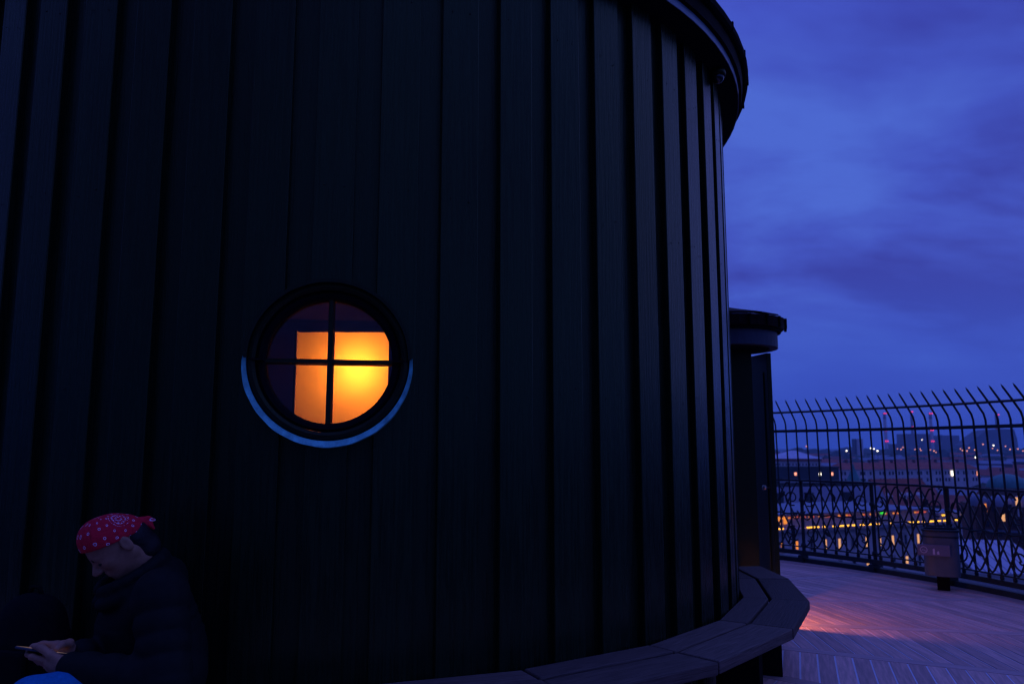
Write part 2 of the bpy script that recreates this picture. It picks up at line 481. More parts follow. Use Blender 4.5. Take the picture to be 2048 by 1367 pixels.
for q in range(4):
    b = MB(); a0 = 90 * q
    pts = [(0.012 * (1 if q in (0, 3) else -1), 0.012 * (1 if q in (0, 1) else -1))]
    for i in range(13):
        a = rad(a0 + 3 + 84 * i / 12); pts.append((0.262 * math.cos(a), 0.262 * math.sin(a)))
    n_ = len(pts)
    b.v = [tuple(WX @ Vector((x, y, -0.032))) for x, y in pts] + [tuple(WX @ Vector((x, y, -0.029))) for x, y in pts]
    b.f = [tuple(range(n_)), tuple(range(2 * n_ - 1, n_ - 1, -1))]
    b.build('pane', M['glass'], win)
# room behind the window
RX = Matrix.Rotation(TH_W, 4, 'Z')
b = MB(); b.box(0.9, 2.33, -1.20, 1.20, -0.05, 0.0); b.v = [tuple(RX @ Vector(p)) for p in b.v]; b.build('room_floor', M['plum'], obs)
b = MB(); b.box(0.84, 0.895, -1.3, 1.3, 0.003, 2.75); b.v = [tuple(RX @ Vector(p)) for p in b.v]; b.build('room_back_wall', M['plum'], obs)
b = MB(); b.box(0.9, 2.33, -1.20, 1.20, 2.755, 2.80); b.v = [tuple(RX @ Vector(p)) for p in b.v]; b.build('room_ceiling', M['plum'], obs)
for y_ in (-1.25, 1.20):
    b = MB(); b.box(0.9, 2.33, y_, y_ + 0.05, 0.003, 2.75); b.v = [tuple(RX @ Vector(p)) for p in b.v]; b.build('room_side_wall', M['plum'], obs)
b = MB(); b.box(0.9, 1.02, -1.195, 1.195, 2.18, 2.32); b.v = [tuple(RX @ Vector(p)) for p in b.v]; b.build('room_beam', M['plum'], obs)

# glowing panel inside: a thin screen with a warm bulb behind it
pl = atd(595, 664, 4.15); pr = atd(778, 664, 4.15); hot = atd(716, 738, 4.15)
ax = (pr - pl); ax.z = 0; pw = ax.length
lp = empty('lit_screen', (pl.x, pl.y, 0), math.atan2(ax.y, ax.x))
tag(lp, 'glowing orange and yellow screen behind the round window', 'lit screen')
sm = bpy.data.materials.new('warm_screen'); sm.use_nodes = True
t = sm.node_tree; t.nodes.clear()
o_ = t.nodes.new("ShaderNodeOutputMaterial"); tl = t.nodes.new("ShaderNodeBsdfTranslucent"); df = t.nodes.new("ShaderNodeBsdfDiffuse")
mx_ = t.nodes.new("ShaderNodeMixShader"); mx_.inputs[0].default_value = 0.25
tl.inputs[0].default_value = (0.85, 0.80, 0.62, 1); df.inputs[0].default_value = (0.45, 0.36, 0.30, 1)
t.links.new(tl.outputs[0], mx_.inputs[1]); t.links.new(df.outputs[0], mx_.inputs[2]); t.links.new(mx_.outputs[0], o_.inputs[0])
b = MB(); zt = pl.z
b.v = [(0, 0, zt - 1.0), (pw, 0, zt - 1.0), (pw, 0, zt), (0, 0, zt)]; b.f = [(0, 1, 2, 3)]
b.build('screen', sm, lp)
wb = mat('screen_box_brown', (0.10, 0.07, 0.05), 0.8, 0.2, var=0.06, scale=3)
b = MB(); b.box(-0.012, -0.002, -0.004, 0.34, zt - 1.0, zt + 0.008); b.build('side_panel', wb, lp)
b = MB(); b.box(pw + 0.002, pw + 0.012, -0.004, 0.34, zt - 1.0, zt + 0.008); b.build('side_panel', wb, lp)
b = MB(); b.box(-0.012, pw + 0.012, 0.343, 0.353, zt - 1.0, zt + 0.008); b.build('back_panel', wb, lp)
for x_ in (0.0, pw - 0.035):
    b = MB(); b.box(x_, x_ + 0.035, 0.0, 0.03, 0.0, zt - 1.003); b.build('leg', wb, lp)
hl = Vector((hot.x - pl.x, hot.y - pl.y, 0)).length
bl = MB(); bl.lathe([(0.001, -0.03), (0.02, -0.024), (0.03, 0.0), (0.022, 0.026), (0.012, 0.05), (0.012, 0.08), (0.001, 0.08)], 0, 360, 16, close=False)
o = bl.build('bulb', emat('bulb_glow', (1.0, 0.30, 0.03), 6.0), lp, True); o.location = (hl, 0.235, hot.z)
pd = bpy.data.lights.new('bulb_light', 'POINT'); pd.energy = 8.6; pd.color = (1.0, 0.225, 0.016); pd.shadow_soft_size = 0.035
po = bpy.data.objects.new('bulb_light', pd); col.objects.link(po); po.parent = lp; po.location = (hl, 0.14, hot.z)

# dome camera under the eaves
dc = empty('dome_camera', pol(2.795, 51.1, 3.71), ROT0 + rad(51.1))
tag(dc, 'small black dome camera under the eaves at the wall edge', 'camera')
b = MB(); b.lathe([(0.001, 0.02), (0.045, 0.02), (0.05, 0.0), (0.048, -0.025), (0.001, -0.025)], 0, 360, 24, close=False); b.build('housing', M['trim'], dc, True)
b = MB(); b.lathe([(0.040 * math.cos(rad(a)), -0.026 - 0.042 * math.sin(rad(a))) for a in range(0, 90, 10)] + [(0.001, -0.068)], 0, 360, 24, close=False)
b.build('lens_dome', mat('dome_glass', (0.01, 0.01, 0.012), 0.08, 0.8), dc, True)
b = MB(); b.tube([(-0.03, 0.02, -0.01), (-0.05, 0.03, -0.06), (-0.06, 0.035, -0.16)], 0.006, 6); b.build('cable', M['black'], dc)

# ================================================================== bench ring round the wall
bench = axis('bench')
tag(bench, 'curved slatted wooden bench running round the foot of the black wall', 'bench')
ZB = 0.45
def bench_plank(ri, ro, th0, th1):
    g_ = 0.005
    c0, c1 = ang(th0), ang(th1); tdir = (c1 - c0).normalized()
    return [c0 * ri + tdir * g_, c0 * ro + tdir * g_, c1 * ro - tdir * g_, c1 * ri - tdir * g_]
bp_me = {}
for seg in range(-9, 6):
    t0 = 15.0 * seg; t1 = t0 + 15.0
    if seg == 5: t1 = 86.0
    for key, ri, ro in (('inner', 2.775, 2.925), ('outer', 2.945, 3.165)):
        mid = (t0 + t1) / 2
        P = bench_plank(ri, ro, t0 - mid, t1 - mid)
        kk = (key, seg == 5)
        if kk not in bp_me:
            b = MB(); b.prism([(p.x, p.y) for p in P], ZB - 0.055, ZB); bp_me[kk] = b.mesh(key + '_plank', M['bench'])
        o = link('plank', bp_me[kk], bench, 0.007); o.rotation_euler = (rad(random.uniform(-.12, .12)), 0, rad(mid)); o.location.z = random.uniform(-0.003, 0.003)
b = MB(); b.box(2.79, 2.99, -0.03, 0.03, 0.0, ZB - 0.06); leg_me = b.mesh('leg', M['black'])
for seg in range(-9, 6):
    o = link('leg', leg_me, bench); o.rotation_euler = (0, 0, rad(15.0 * seg))
b = MB(); b.box(2.79, 3.15, -0.02, 0.02, 0.0, ZB - 0.06)
o = b.build('end_panel', M['black'], bench); o.rotation_euler = (0, 0, rad(85.2))

# ================================================================== entrance turret with the open door
tc_ = atd(1454, 900, 7.0)
ent = empty('entrance_turret', (tc_.x, tc_.y, 0), 0)
tag(ent, 'small dark entrance porch with a round capped canopy beside the bench end', 'porch')
b = MB(); b.lathe([(0.36, 0.0), (0.40, 0.0), (0.40, 2.24), (0.36, 2.24)], 95, 262, 36); b.build('wall', M['trim'], ent)
b = MB(); b.lathe([(0.40, 2.243), (0.47, 2.243), (0.47, 2.375), (0.40, 2.375)], 0, 360, 48); b.build('canopy_ring', mat('canopy_grey_paint', (0.05, 0.06, 0.085), 0.6, 0.3, var=0.15, scale=6), ent)
b = MB(); b.lathe([(0.02, 2.378), (0.50, 2.378), (0.50, 2.40), (0.02, 2.40)], 0, 360, 48); b.build('canopy_board', M['black'], ent)
b = MB(); b.lathe([(0.50, 2.403), (0.525, 2.403), (0.545, 2.49), (0.50, 2.49)], 0, 360, 20); b.build('gutter', M['copper'], ent)
b = MB(); b.box(0.535, 0.556, -0.008, 0.008, 2.40, 2.493); br = b.mesh('gutter_bracket', M['black'])
for k in range(20):
    o = link('gutter_bracket', br, ent); o.rotation_euler = (0, 0, rad(18 * k + 9))
b = MB(); b.lathe([(0.02, 2.62), (0.53, 2.493), (0.53, 2.485), (0.02, 2.60)], 0, 360, 20); b.build('roof', mat('porch_roof_zinc', (0.20, 0.17, 0.24), 0.45, 0.5, var=0.15, scale=6), ent)
for k in range(10):
    b = MB(); r0_, r1_ = 0.06, 0.50 - 0.1 * (k % 3 == 0)
    zz = lambda r_: 2.6245 - 0.2490 * (r_ - 0.02)
    b.quadbox([(r0_, -0.05, zz(r0_)), (r1_, -0.12, zz(r1_)), (r1_, 0.12, zz(r1_)), (r0_, 0.05, zz(r0_)), (r0_, -0.05, zz(r0_) + 0.012), (r1_, -0.12, zz(r1_) + 0.014), (r1_, 0.12, zz(r1_) + 0.014), (r0_, 0.05, zz(r0_) + 0.012)])
    o = b.build('roof_board', M['copper'], ent); o.rotation_euler = (0, 0, rad(36 * k + 20))
# jamb wall and open leaf
b = MB(); b.box(-0.10, 0.235, -0.05, 0.07, 0.0, 2.242); b.build('jamb', M['trim'], ent)
dh = atd(1507, 900, 7.32); de = atd(1541, 900, 7.02)
door = empty('door', (dh.x - tc_.x, dh.y - tc_.y, 0), math.atan2(de.y - dh.y, de.x - dh.x), ent)
door["label"] = 'dark door leaf standing open'
dw = (Vector((de.x, de.y, 0)) - Vector((dh.x, dh.y, 0))).length
b = MB(); b.box(0, dw, 0, 0.045, 0.03, 2.222); b.build('leaf', M['trim'], door, bevel=0.003)
b = MB(); b.box(0.05, dw - 0.06, -0.008, -0.001, 0.25, 2.05); b.build('panel', M['trim'], door, bevel=0.003)
b = MB(); b.tube([(dw - 0.045, 0.0, 1.02), (dw - 0.045, -0.03, 1.02), (dw - 0.045, -0.04, 1.02), (dw - 0.045, -0.06, 1.02), (dw - 0.045, -0.066, 1.02)], [0.009, 0.009, 0.024, 0.024, 0.012], 14)
b.build('knob', mat('brass_knob', (0.45, 0.38, 0.32), 0.35, 0.5, metal=0.8), door, True)
# low warm lamp by the doorway, behind the bench end
lam = empty('step_lamp', pol(2.93, 87.5, 0.0), ROT0 + rad(87.5))
tag(lam, 'low warm step lamp glowing behind the end of the bench', 'lamp')
b = MB(); b.lathe([(0.001, 0), (0.04, 0), (0.04, 0.02), (0.012, 0.03), (0.012, 0.22), (0.001, 0.22)], 0, 360, 16, close=False); b.build('stem', M['black'], lam)
b = MB(); b.lathe([(0.001, 0.22), (0.03, 0.22), (0.034, 0.25), (0.034, 0.30), (0.001, 0.31)], 0, 360, 16, close=False); b.build('shade', emat('amber_glass', (1.0, 0.30, 0.07), 4.0), lam, True)
b = MB(); b.lathe([(0.036, 0.215), (0.046, 0.215), (0.046, 0.325), (0.001, 0.335), (0.001, 0.328), (0.036, 0.315)], 95, 265, 16, close=True); b.build('hood', M['black'], lam)
ld = bpy.data.lights.new('lamp_light', 'SPOT'); ld.energy = 60.0; ld.color = (1.0, 0.36, 0.17); ld.shadow_soft_size = 0.022
ld.spot_size = rad(150); ld.spot_blend = 0.9
lo = bpy.data.objects.new('lamp_light', ld); col.objects.link(lo); lo.parent = lam; lo.location = (0.05, 0, 0.25)
b = MB(); b.box(0.02, 0.125, -0.10, 0.10, 0.258, 0.264); b.box(0.121, 0.125, -0.10, 0.10, 0.243, 0.257); b.build('added_visor', M['black'], lam)  # unseen plate added to keep the lamp light off the bin
lo.rotation_euler = Vector((1, 0.05, -0.30)).to_track_quat('-Z', 'Y').to_euler()

# ================================================================== iron railing round the tower
fence = axis('railing')
tag(fence, 'tall dark iron railing with scrollwork and inward curving spikes', 'railing')
RF = 6.05
F0, F1 = 62.0, 136.0
def fr_(z): return RF - 0.05 * (z / 1.66)         # the bars lean a little inwards
b = MB()
b.tube([(RF, 0, 0.10), (fr_(0.9), 0, 0.9), (fr_(1.64), 0, 1.64), (fr_(1.66) - 0.018, 0, 1.70), (fr_(1.66) - 0.10, 0, 1.81), (fr_(1.66) - 0.192, 0, 1.925), (fr_(1.66) - 0.212, 0, 1.952)],
       [0.0105, 0.0105, 0.0105, 0.0105, 0.0105, 0.009, 0.001], 6)
b.lathe([(0.001, 0), (0.016, 0), (0.020, 0.02), (0.010, 0.05), (0.001, 0.05)], 0, 360, 8, close=False, mx=Matrix.Translation((RF, 0, 0.135)))
bar_me = b.mesh('bar', M['iron'])
nbar = int((F1 - F0) / 1.3333)
for k in range(nbar + 1):
    o = link('bar', bar_me, fence); o.rotation_euler = (0, 0, rad(118.73 - 1.3333 * (k - 13)))
def rail(name, prof): ringpart(name, prof, M['iron'], F0, F1, 80, fence)
rail('bottom_rail', [(RF - 0.03, 0.085), (RF + 0.03, 0.085), (RF + 0.03, 0.135), (RF - 0.03, 0.135)])
rail('kerb_plate', [(5.992, -0.20), (6.10, -0.20), (6.10, 0.05), (5.992, 0.05)])
rail('lattice_rail', [(RF - 0.022, 0.172), (RF + 0.0, 0.172), (RF + 0.0, 0.186), (RF - 0.022, 0.186)])
rail('hand_rail', [(fr_(0.98) - 0.03, 0.962), (fr_(0.98) + 0.025, 0.962), (fr_(0.98) + 0.025, 0.985), (fr_(0.98) - 0.03, 0.985)])
rail('upper_rail', [(fr_(1.57) - 0.018, 1.557), (fr_(1.57) + 0.012, 1.557), (fr_(1.57) + 0.012, 1.590), (fr_(1.57) - 0.018, 1.590)])
rail('top_rail', [(fr_(1.66) - 0.115, 1.788), (fr_(1.66) - 0.085, 1.798), (fr_(1.66) - 0.092, 1.815), (fr_(1.66) - 0.122, 1.805)])
PW = 8.7                                           # panel width in degrees
posts = [91.3 + PW * k for k in range(-3, 6)]
b = MB()
b.tube([(RF, 0, -0.02), (RF, 0, 0.96)], 0.021, 8)
for z in (0.20, 0.57, 0.74):
    b.lathe([(0.001, -0.03), (0.026, -0.022), (0.034, 0), (0.026, 0.022), (0.001, 0.03)], 0, 360, 10, close=False, mx=Matrix.Translation((RF - 0.004, 0, z)))
post_me = b.mesh('post', M['iron'])
b = MB(); b.box(RF - 0.09, RF + 0.04, -0.03, 0.03, 0.0025, 0.084); foot_me = b.mesh('foot', M['iron'])
for th in posts:
    p = link('post', post_me, fence); p.rotation_euler = (0, 0, rad(th))
    q = link('foot', foot_me, p)
arc = rad(PW) * RF
def on(s, z): 
    a = s / RF
    r_ = RF - 0.014 - 0.03 * (z / 1.0) * 0.5
    return (r_ * math.cos(a), r_ * math.sin(a), z)
def wave(ph, z0, z1, half, s0, s1, n=64):
    pts = []
    for i in range(n + 1):
        s = s0 + (s1 - s0) * i / n
        w = math.asin(0.975 * math.sin(math.pi * (s / half) + ph)) / math.asin(0.975)
        pts.append(on(s, (z0 + z1) / 2 + (z1 - z0) / 2 * w))
    return pts
def spiral(cs, cz, r0, turns, a0, sg=1, n=46, k=0.80):
    return [on(cs + sg * r0 * (1 - k * i / n) * math.cos(a0 + 2 * math.pi * turns * i / n), cz + r0 * (1 - k * i / n) * math.sin(a0 + 2 * math.pi * turns * i / n)) for i in range(n + 1)]
def leaf(b, s, z, L_, w, a):
    pts = [(-.5, 0), (-.15, .5), (.1, .42), (.5, 0), (.1, -.42), (-.15, -.5)]
    n0 = len(b.v)
    for off in (-0.004, 0.004):
        for x, y in pts:
            x_, y_ = x * L_, y * w
            q = on(s + x_ * math.cos(a) - y_ * math.sin(a), z + x_ * math.sin(a) + y_ * math.cos(a))
            b.v.append((q[0] + off, q[1], q[2]))
    b.f += [tuple(n0 + i for i in range(6)), tuple(n0 + 11 - i for i in range(6))] + [(n0+i, n0+(i+1) % 6, n0+6+(i+1) % 6, n0+6+i) for i in range(6)]
parts = []
for q in range(6):
    b = MB(); b.tube(wave(0.3 + 2 * math.pi * q / 6, 0.195, 0.945, 0.42, 0.03 if q % 2 else 0.12, arc - (0.03 if q % 2 == 0 else 0.12)), 0.0096, 5); parts.append(('lattice_strand', b.mesh('lattice_strand', M['iron'])))
for sg, c0 in ((1, 0.0), (-1, arc)):
    for cz, r0, a0, tn in ((0.76, 0.095, -1.9, 1.5), (0.34, 0.10, -2.2, 1.3), (0.55, 0.06, 2.0, 1.2)):
        b = MB(); b.tube(spiral(c0 + sg * (r0 + 0.022), cz, r0, tn, a0, sg), 0.0085, 5); parts.append(('scroll', b.mesh('scroll', M['iron'])))
b = MB(); b.tube([on(0.02 + (arc - 0.04) * i / 20, 0.572 + 0.008 * math.sin(i * math.pi / 2.5)) for i in range(21)], 0.010, 5)
parts.append(('middle_bar', b.mesh('middle_bar', M['iron'])))
for (s, z, a) in ((0.24, 0.79, -0.9), (arc - 0.33, 0.36, 0.7), (arc * 0.52, 0.80, 1.2)):
    b = MB(); leaf(b, s, z, 0.11, 0.042, a); parts.append(('iron_leaf', b.mesh('iron_leaf', M['iron'])))
for i, th in enumerate(posts[:-1]):
    panel = empty('lattice_panel', rz=rad(th), parent=fence)
    for nm, me in parts: link(nm, me, panel)
# openwork letter beside the post nearest the door, seen from behind
b = MB()
b.tube([on(0.10, 0.20), on(0.10, 0.43)], 0.013, 6)
b.tube([on(0.10, 0.42)] + [on(0.10 + 0.085 * math.cos(a) * 1.0, 0.365 + 0.055 * math.sin(a)) for a in [rad(90 - 18 * i) for i in range(11)]] + [on(0.10, 0.31)], 0.010, 6)
b.tube([on(0.11, 0.31), on(0.15, 0.29), on(0.185, 0.20)], 0.010, 6)
o = b.build('letter', M['iron'], fence); o.rotation_euler = (0, 0, rad(117.5))

# ================================================================== litter bin at the railing
bt = 98.3
bp_ = pol(5.72, bt)
bn = empty('litter_bin', (bp_.x, bp_.y, 0), math.atan2(-bp_.y, -bp_.x) + math.pi / 2)   # local -y faces the viewer
bn.rotation_euler.z = math.atan2(bp_.y, bp_.x) - math.pi / 2
tag(bn, 'grey blue litter bin with a sticker plate fixed at the iron railing', 'litter bin')
def oval(rx, ry, n=40, e=0.55):
    o2 = []
    for i in range(n):
        a = 2 * math.pi * i / n; c, s_ = math.cos(a), math.sin(a)
        o2.append((rx * math.copysign(abs(c) ** e, c), ry * math.copysign(abs(s_) ** e, s_)))
    return o2
def loft(b, levels, capb=True, capt=True):
    n0 = len(b.v); k = len(levels[0][0])
    for poly, z in levels: b.v += [(x, y, z) for x, y in poly]
    for l in range(len(levels) - 1):
        for i in range(k): b.f.append((n0+l*k+i, n0+l*k+(i+1) % k, n0+(l+1)*k+(i+1) % k, n0+(l+1)*k+i))
    if capb: b.f.append(tuple(n0 + k - 1 - i for i in range(k)))
    if capt: b.f.append(tuple(n0 + (len(levels) - 1) * k + i for i in range(k)))
b = MB(); loft(b, [(oval(0.1510, 0.125), 0.140), (oval(0.1550, 0.128), 0.146), (oval(0.1570, 0.130), 0.56)], capt=False); loft(b, [(oval(0.1470, 0.12), 0.555), (oval(0.1450, 0.118), 0.2)], capb=False)
b.build('body', M['bin'], bn)
b = MB(); loft(b, [(oval(0.1570, 0.130), 0.561), (oval(0.1670, 0.140), 0.563), (oval(0.1690, 0.142), 0.580), (oval(0.1610, 0.134), 0.585), (oval(0.1470, 0.12), 0.583), (oval(0.1460, 0.119), 0.561)], False, False); b.build('rim', M['iron'], bn)
b = MB(); loft(b, [(oval(0.1590, 0.132), 0.505), (oval(0.1595, 0.1325), 0.52)], False, False); b.build('seam_band', M['iron'], bn)
b = MB(); b.box(-0.205, 0.075, -0.150, -0.1335, 0.335, 0.440); b.build('plate', M['binplate'], bn, bevel=0.004)
b = MB()
def flatring(b, cx, cz, r0, r1, y, n=24, mxx=1.0):
    n0 = len(b.v)
    for i in range(n):
        a = 2 * math.pi * i / n
        b.v += [(cx + r0 * math.cos(a), y, cz + r0 * math.sin(a)), (cx + r1 * math.cos(a), y, cz + r1 * math.sin(a))]
    for i in range(n):
        j = (i + 1) % n; b.f.append((n0+2*i, n0+2*j, n0+2*j+1, n0+2*i+1))
flatring(b, -0.150, 0.390, 0.027, 0.032, -0.1512)
n0 = len(b.v); b.v += [(x, -0.1513, z) for x, z in ((-0.170, 0.380), (-0.155, 0.396), (-0.149, 0.390), (-0.130, 0.380), (-0.130, 0.376), (-0.149, 0.385), (-0.155, 0.391), (-0.170, 0.376))]
b.f.append(tuple(n0 + i for i in range(8)))
b.build('emblem', M['print'], bn)
b = MB()
for cx, w, z0, z1 in ((-0.062, 0.010, 0.350, 0.408), (-0.026, 0.011, 0.352, 0.385)):
    n0 = len(b.v)
    b.v += [(cx - w, -0.1512, z0), (cx + w * 0.8, -0.1512, z0 - 0.002), (cx + w * 0.7, -0.1512, z1 - 0.01), (cx + 0.1 * w, -0.1512, z1), (cx - w, -0.1512, z1 - 0.012)]
    b.f.append(tuple(n0 + i for i in range(5)))
b.build('glint_mark', M['print'], bn)  # warm glints on the plate, painted as two pale shapes
b = MB(); b.box(-0.055, 0.055, -0.04, 0.06, 0.0, 0.139); b.build('foot', M['black'], bn)
b = MB(); b.box(-0.04, 0.04, 0.128, 0.30, 0.30, 0.36); b.build('bracket', M['iron'], bn)

# ================================================================== the city beyond the railing
M['stucco'] = mat('pale_stucco', (0.62, 0.53, 0.52), 0.85, 0.2, var=0.15, scale=0.4)
M['stucco2'] = mat('grey_stucco', (0.40, 0.34, 0.34), 0.85, 0.2, var=0.2, scale=0.4)
M['brickw'] = mat('dark_brick', (0.12, 0.06, 0.05), 0.9, 0.2, var=0.3, scale=0.5)
M['redroof'] = mat('red_clay_tiles', (0.32, 0.075, 0.05), 0.8, 0.25, var=0.3, scale=0.35)
M['slate'] = mat('pale_slate', (0.22, 0.20, 0.25), 0.5, 0.4, var=0.15, scale=0.3)
M['greenroof'] = mat('copper_green', (0.06, 0.22, 0.20), 0.6, 0.3, var=0.2, scale=0.5)
M['bluegrey'] = mat('blue_grey_sheet', (0.16, 0.18, 0.24), 0.5, 0.4, var=0.15, scale=0.3)
M['darkwall'] = mat('dark_cladding', (0.03, 0.035, 0.04), 0.7, 0.3, var=0.2, scale=0.3)
M['pane_dark'] = mat('dark_window', (0.02, 0.025, 0.04), 0.25, 0.5)
M['warm'] = emat('warm_window_light', (1.0, 0.48, 0.22), 0.85)
M['warm2'] = emat('orange_window_light', (1.0, 0.30, 0.05), 0.9)
M['amber'] = emat('amber_cornice_light', (1.0, 0.45, 0.02), 2.6)
M['redl'] = emat('red_cornice_light', (1.0, 0.16, 0.10), 0.55)
M['green_l'] = emat('green_sign_light', (0.05, 1.0, 0.08), 0.8)
M['whitel'] = emat('white_lamp_light', (1.0, 0.90, 0.72), 3.0)
M['orangel'] = emat('sodium_lamp_light', (1.0, 0.35, 0.22), 1.6)
M['redav'] = emat('red_beacon_light', (1.0, 0.03, 0.12), 2.2)
GZ = -36.0
def place(name, x0, x1, y, d0, d1=None):
    """a building whose front runs from photo column x0 to x1, at distances d0 and d1; returns Empty, width"""
    A = atd(x0, y, d0); B = atd(x1, y, d0 if d1 is None else d1)
    v = Vector((B.x - A.x, B.y - A.y, 0))
    return empty(name, (A.x, A.y, GZ), math.atan2(v.y, v.x)), v.length
def zat(y, d): return atd(1800, y, d).z - GZ       # height over the ground seen at photo row y, distance d
def block(root, name, m, x0, x1, y0, y1, z0, z1):
    b = MB(); b.box(x0, x1, y0, y1, z0, z1); return b.build(name, m, root)
def gable(root, m, x0, x1, y0, y1, z0, z1, name='roof', over=0.5, hip=0.0):
    b = MB(); ym = (y0 + y1) / 2
    x0 -= over; x1 += over; y0 -= over; y1 += over
    h = hip * (x1 - x0)
    b.v = [(x0, y0, z0), (x1, y0, z0), (x1, y1, z0), (x0, y1, z0), (x0 + h, ym, z1), (x1 - h, ym, z1)]
    b.f = [(3, 2, 1, 0), (0, 1, 5, 4), (2, 3, 4, 5), (1, 2, 5), (3, 0, 4)]
    return b.build(name, m, root)
def window(root, x, z, w, h, m, y=-0.06, arch=False):
    wroot = MB()
    if arch:
        pts = [(-w/2, 0), (w/2, 0), (w/2, h - w/2)] + [(w/2 * math.cos(rad(a)), h - w/2 + w/2 * math.sin(rad(a))) for a in range(15, 180, 15)] + [(-w/2, h - w/2)]
        n_ = len(pts); wroot.v = [(x + px, y, z + pz) for px, pz in pts] + [(x + px, y + 0.2, z + pz) for px, pz in pts]
        wroot.f = [tuple(range(n_)), tuple(range(2*n_-1, n_-1, -1))] + [(i, (i+1) % n_, n_+(i+1) % n_, n_+i) for i in range(n_)]
    else:
        wroot.box(x - w/2, x + w/2, y, y + 0.2, z, z + h)
    return wroot.build('window', m, root)

# department store with rows of amber bulbs
st, sw = place('department_store', 1510, 1957, 1050, 129, 149)
tag(st, 'pale stone store with rows of amber cornice lights and tall lit windows', 'building')
zc = zat(1052, 131)
block(st, 'wall', M['stucco'], 0, sw, 0, 24, 0, zc - 1.0)
block(st, 'cornice', M['bluegrey'], -0.4, sw + 0.4, -0.8, 24, zc - 0.98, zc - 0.45)
block(st, 'attic', M['stucco2'], 0.3, sw - 10, 2.2, 22, zc - 0.44, zc + 1.5)
block(st, 'attic_roof', M['bluegrey'], 0.0, sw - 9.5, 1.6, 22.5, zc + 1.503, zc + 1.75)
block(st, 'corner_attic', M['bluegrey'], sw - 9.4, sw - 0.3, 0.6, 20, zc - 0.44, zc + 0.95)
x = 2.6
while x < sw - 0.6:
    n_ = random.choice((2, 2, 3, 3, 4)); lit = random.random() < 0.88; lit2 = random.random() < 0.85
    for q in range(n_):
        if lit: block(st, 'cornice_light', M['amber'], x, x + 0.22, -0.95, -0.82, zc - 0.39, zc - 0.17)
        if x > sw - 9.5 and lit2: block(st, 'cornice_light', M['amber'], x, x + 0.22, 0.4, 0.55, zc + 0.42, zc + 0.62)
        if x < sw - 10.5 and lit2: block(st, 'attic_light', M['redl'] if q % 3 else M['warm2'], x, x + 0.22, 2.02, 2.15, zc + 0.95, zc + 1.20)
        x += 0.40
    x += random.choice((0.35, 0.6, 1.0))
xs = lambda px: (px - 1510) / (1957 - 1510) * sw
block(st, 'green_sign', M['green_l'], xs(1765), xs(1775), 1.9, 2.0, zc + 1.05, zc + 1.4)
for px, w in ((1555, 0.5), (1567, 0.55), (1579, 0.6)): window(st, xs(px), zc + 0.10, w, 1.25, M['warm2'], 1.9, True)
for k in range(15):
    px = 1556 + k * 26.5
    lit = k in (0, 1, 3, 4, 6, 7, 8, 10, 12, 15) or k > 12
    w = window(st, xs(px), zc - 4.35, 0.95, 2.3, M['stucco2'], -0.05)
    window(w, xs(px), zc - 4.1, 0.45, 1.6, (M['warm2'] if k < 3 else M['warm']) if lit else M['pane_dark'], -0.10)
    w = window(st, xs(px), zc - 8.3, 0.95, 2.5, M['stucco2'], -0.05)
    window(w, xs(px), zc - 8.1, 0.55, 1.9, M['warm'] if k in (6, 9, 13) else M['pane_dark'], -0.10)

# slate mansard house behind the store
ms, mw = place('mansard_house', 1480, 1779, 1000, 178, 186)
tag(ms, 'house with a wide pale mansard roof and dark dormers behind the store', 'building')
z0, z1 = zat(1016, 180), zat(972, 186)
block(ms, 'wall', M['stucco2'], 0, mw, 0, 16, 0, z0)
b = MB(); b.quadbox([(0, 0, z0 + 0.01), (mw, 0, z0 + 0.01), (mw, 16, z0 + 0.01), (0, 16, z0 + 0.01), (0.6, 2.4, z1), (mw - 0.6, 2.4, z1), (mw - 0.6, 13.6, z1), (0.6, 13.6, z1)]); b.build('roof', M['slate'], ms)
block(ms, 'ridge_block', M['darkwall'], 2, mw - 1, 3, 12, z1 + 0.01, z1 + 0.9)
for px in (1620, 1695, 1560):
    x = (px - 1480) / 299 * mw
    dm = block(ms, 'dormer', M['darkwall'], x - 0.8, x + 0.8, 0.25, 3.0, z0 + 0.8, z0 + 3.4)
block(ms, 'gutter', M['bluegrey'], -0.3, mw + 0.3, -0.4, -0.01, z0 - 0.3, z0)

# brick house with a steep red roof
rh, rw_ = place('red_roofed_house', 1781, 1880, 990, 205, 210)
tag(rh, 'brick house with a steep red roof and small white dormers', 'building')
z0, z1 = zat(1012, 205), zat(957, 212)
block(rh, 'wall', M['brickw'], 0, rw_, 0, 13, 0, z0)
gable(rh, M['redroof'], 0, rw_, 0, 13, z0 + 0.01, z1)
for px in (1788, 1816, 1829, 1850):
    x = (px - 1781) / 99 * rw_
    b = MB(); yy = 1.2; zz_ = z0 + 1.6
    b.v = [(x - 0.7, yy, zz_), (x + 0.7, yy, zz_), (x + 0.7, yy, zz_ + 1.0), (x, yy, zz_ + 1.7), (x - 0.7, yy, zz_ + 1.0), (x - 0.7, 4.5, zz_), (x + 0.7, 4.5, zz_), (x + 0.7, 4.5, zz_ + 1.0), (x, 4.5, zz_ + 1.7), (x - 0.7, 4.5, zz_ + 1.0)]
    b.f = [(0, 1, 2, 3, 4), (9, 8, 7, 6, 5), (0, 5, 6, 1), (1, 6, 7, 2), (2, 7, 8, 3), (3, 8, 9, 4), (4, 9, 5, 0)]
    dm = b.build('dormer', M['stucco'], rh); window(dm, x, zz_ + 0.2, 0.7, 0.8, M['pane_dark'], yy - 0.05)

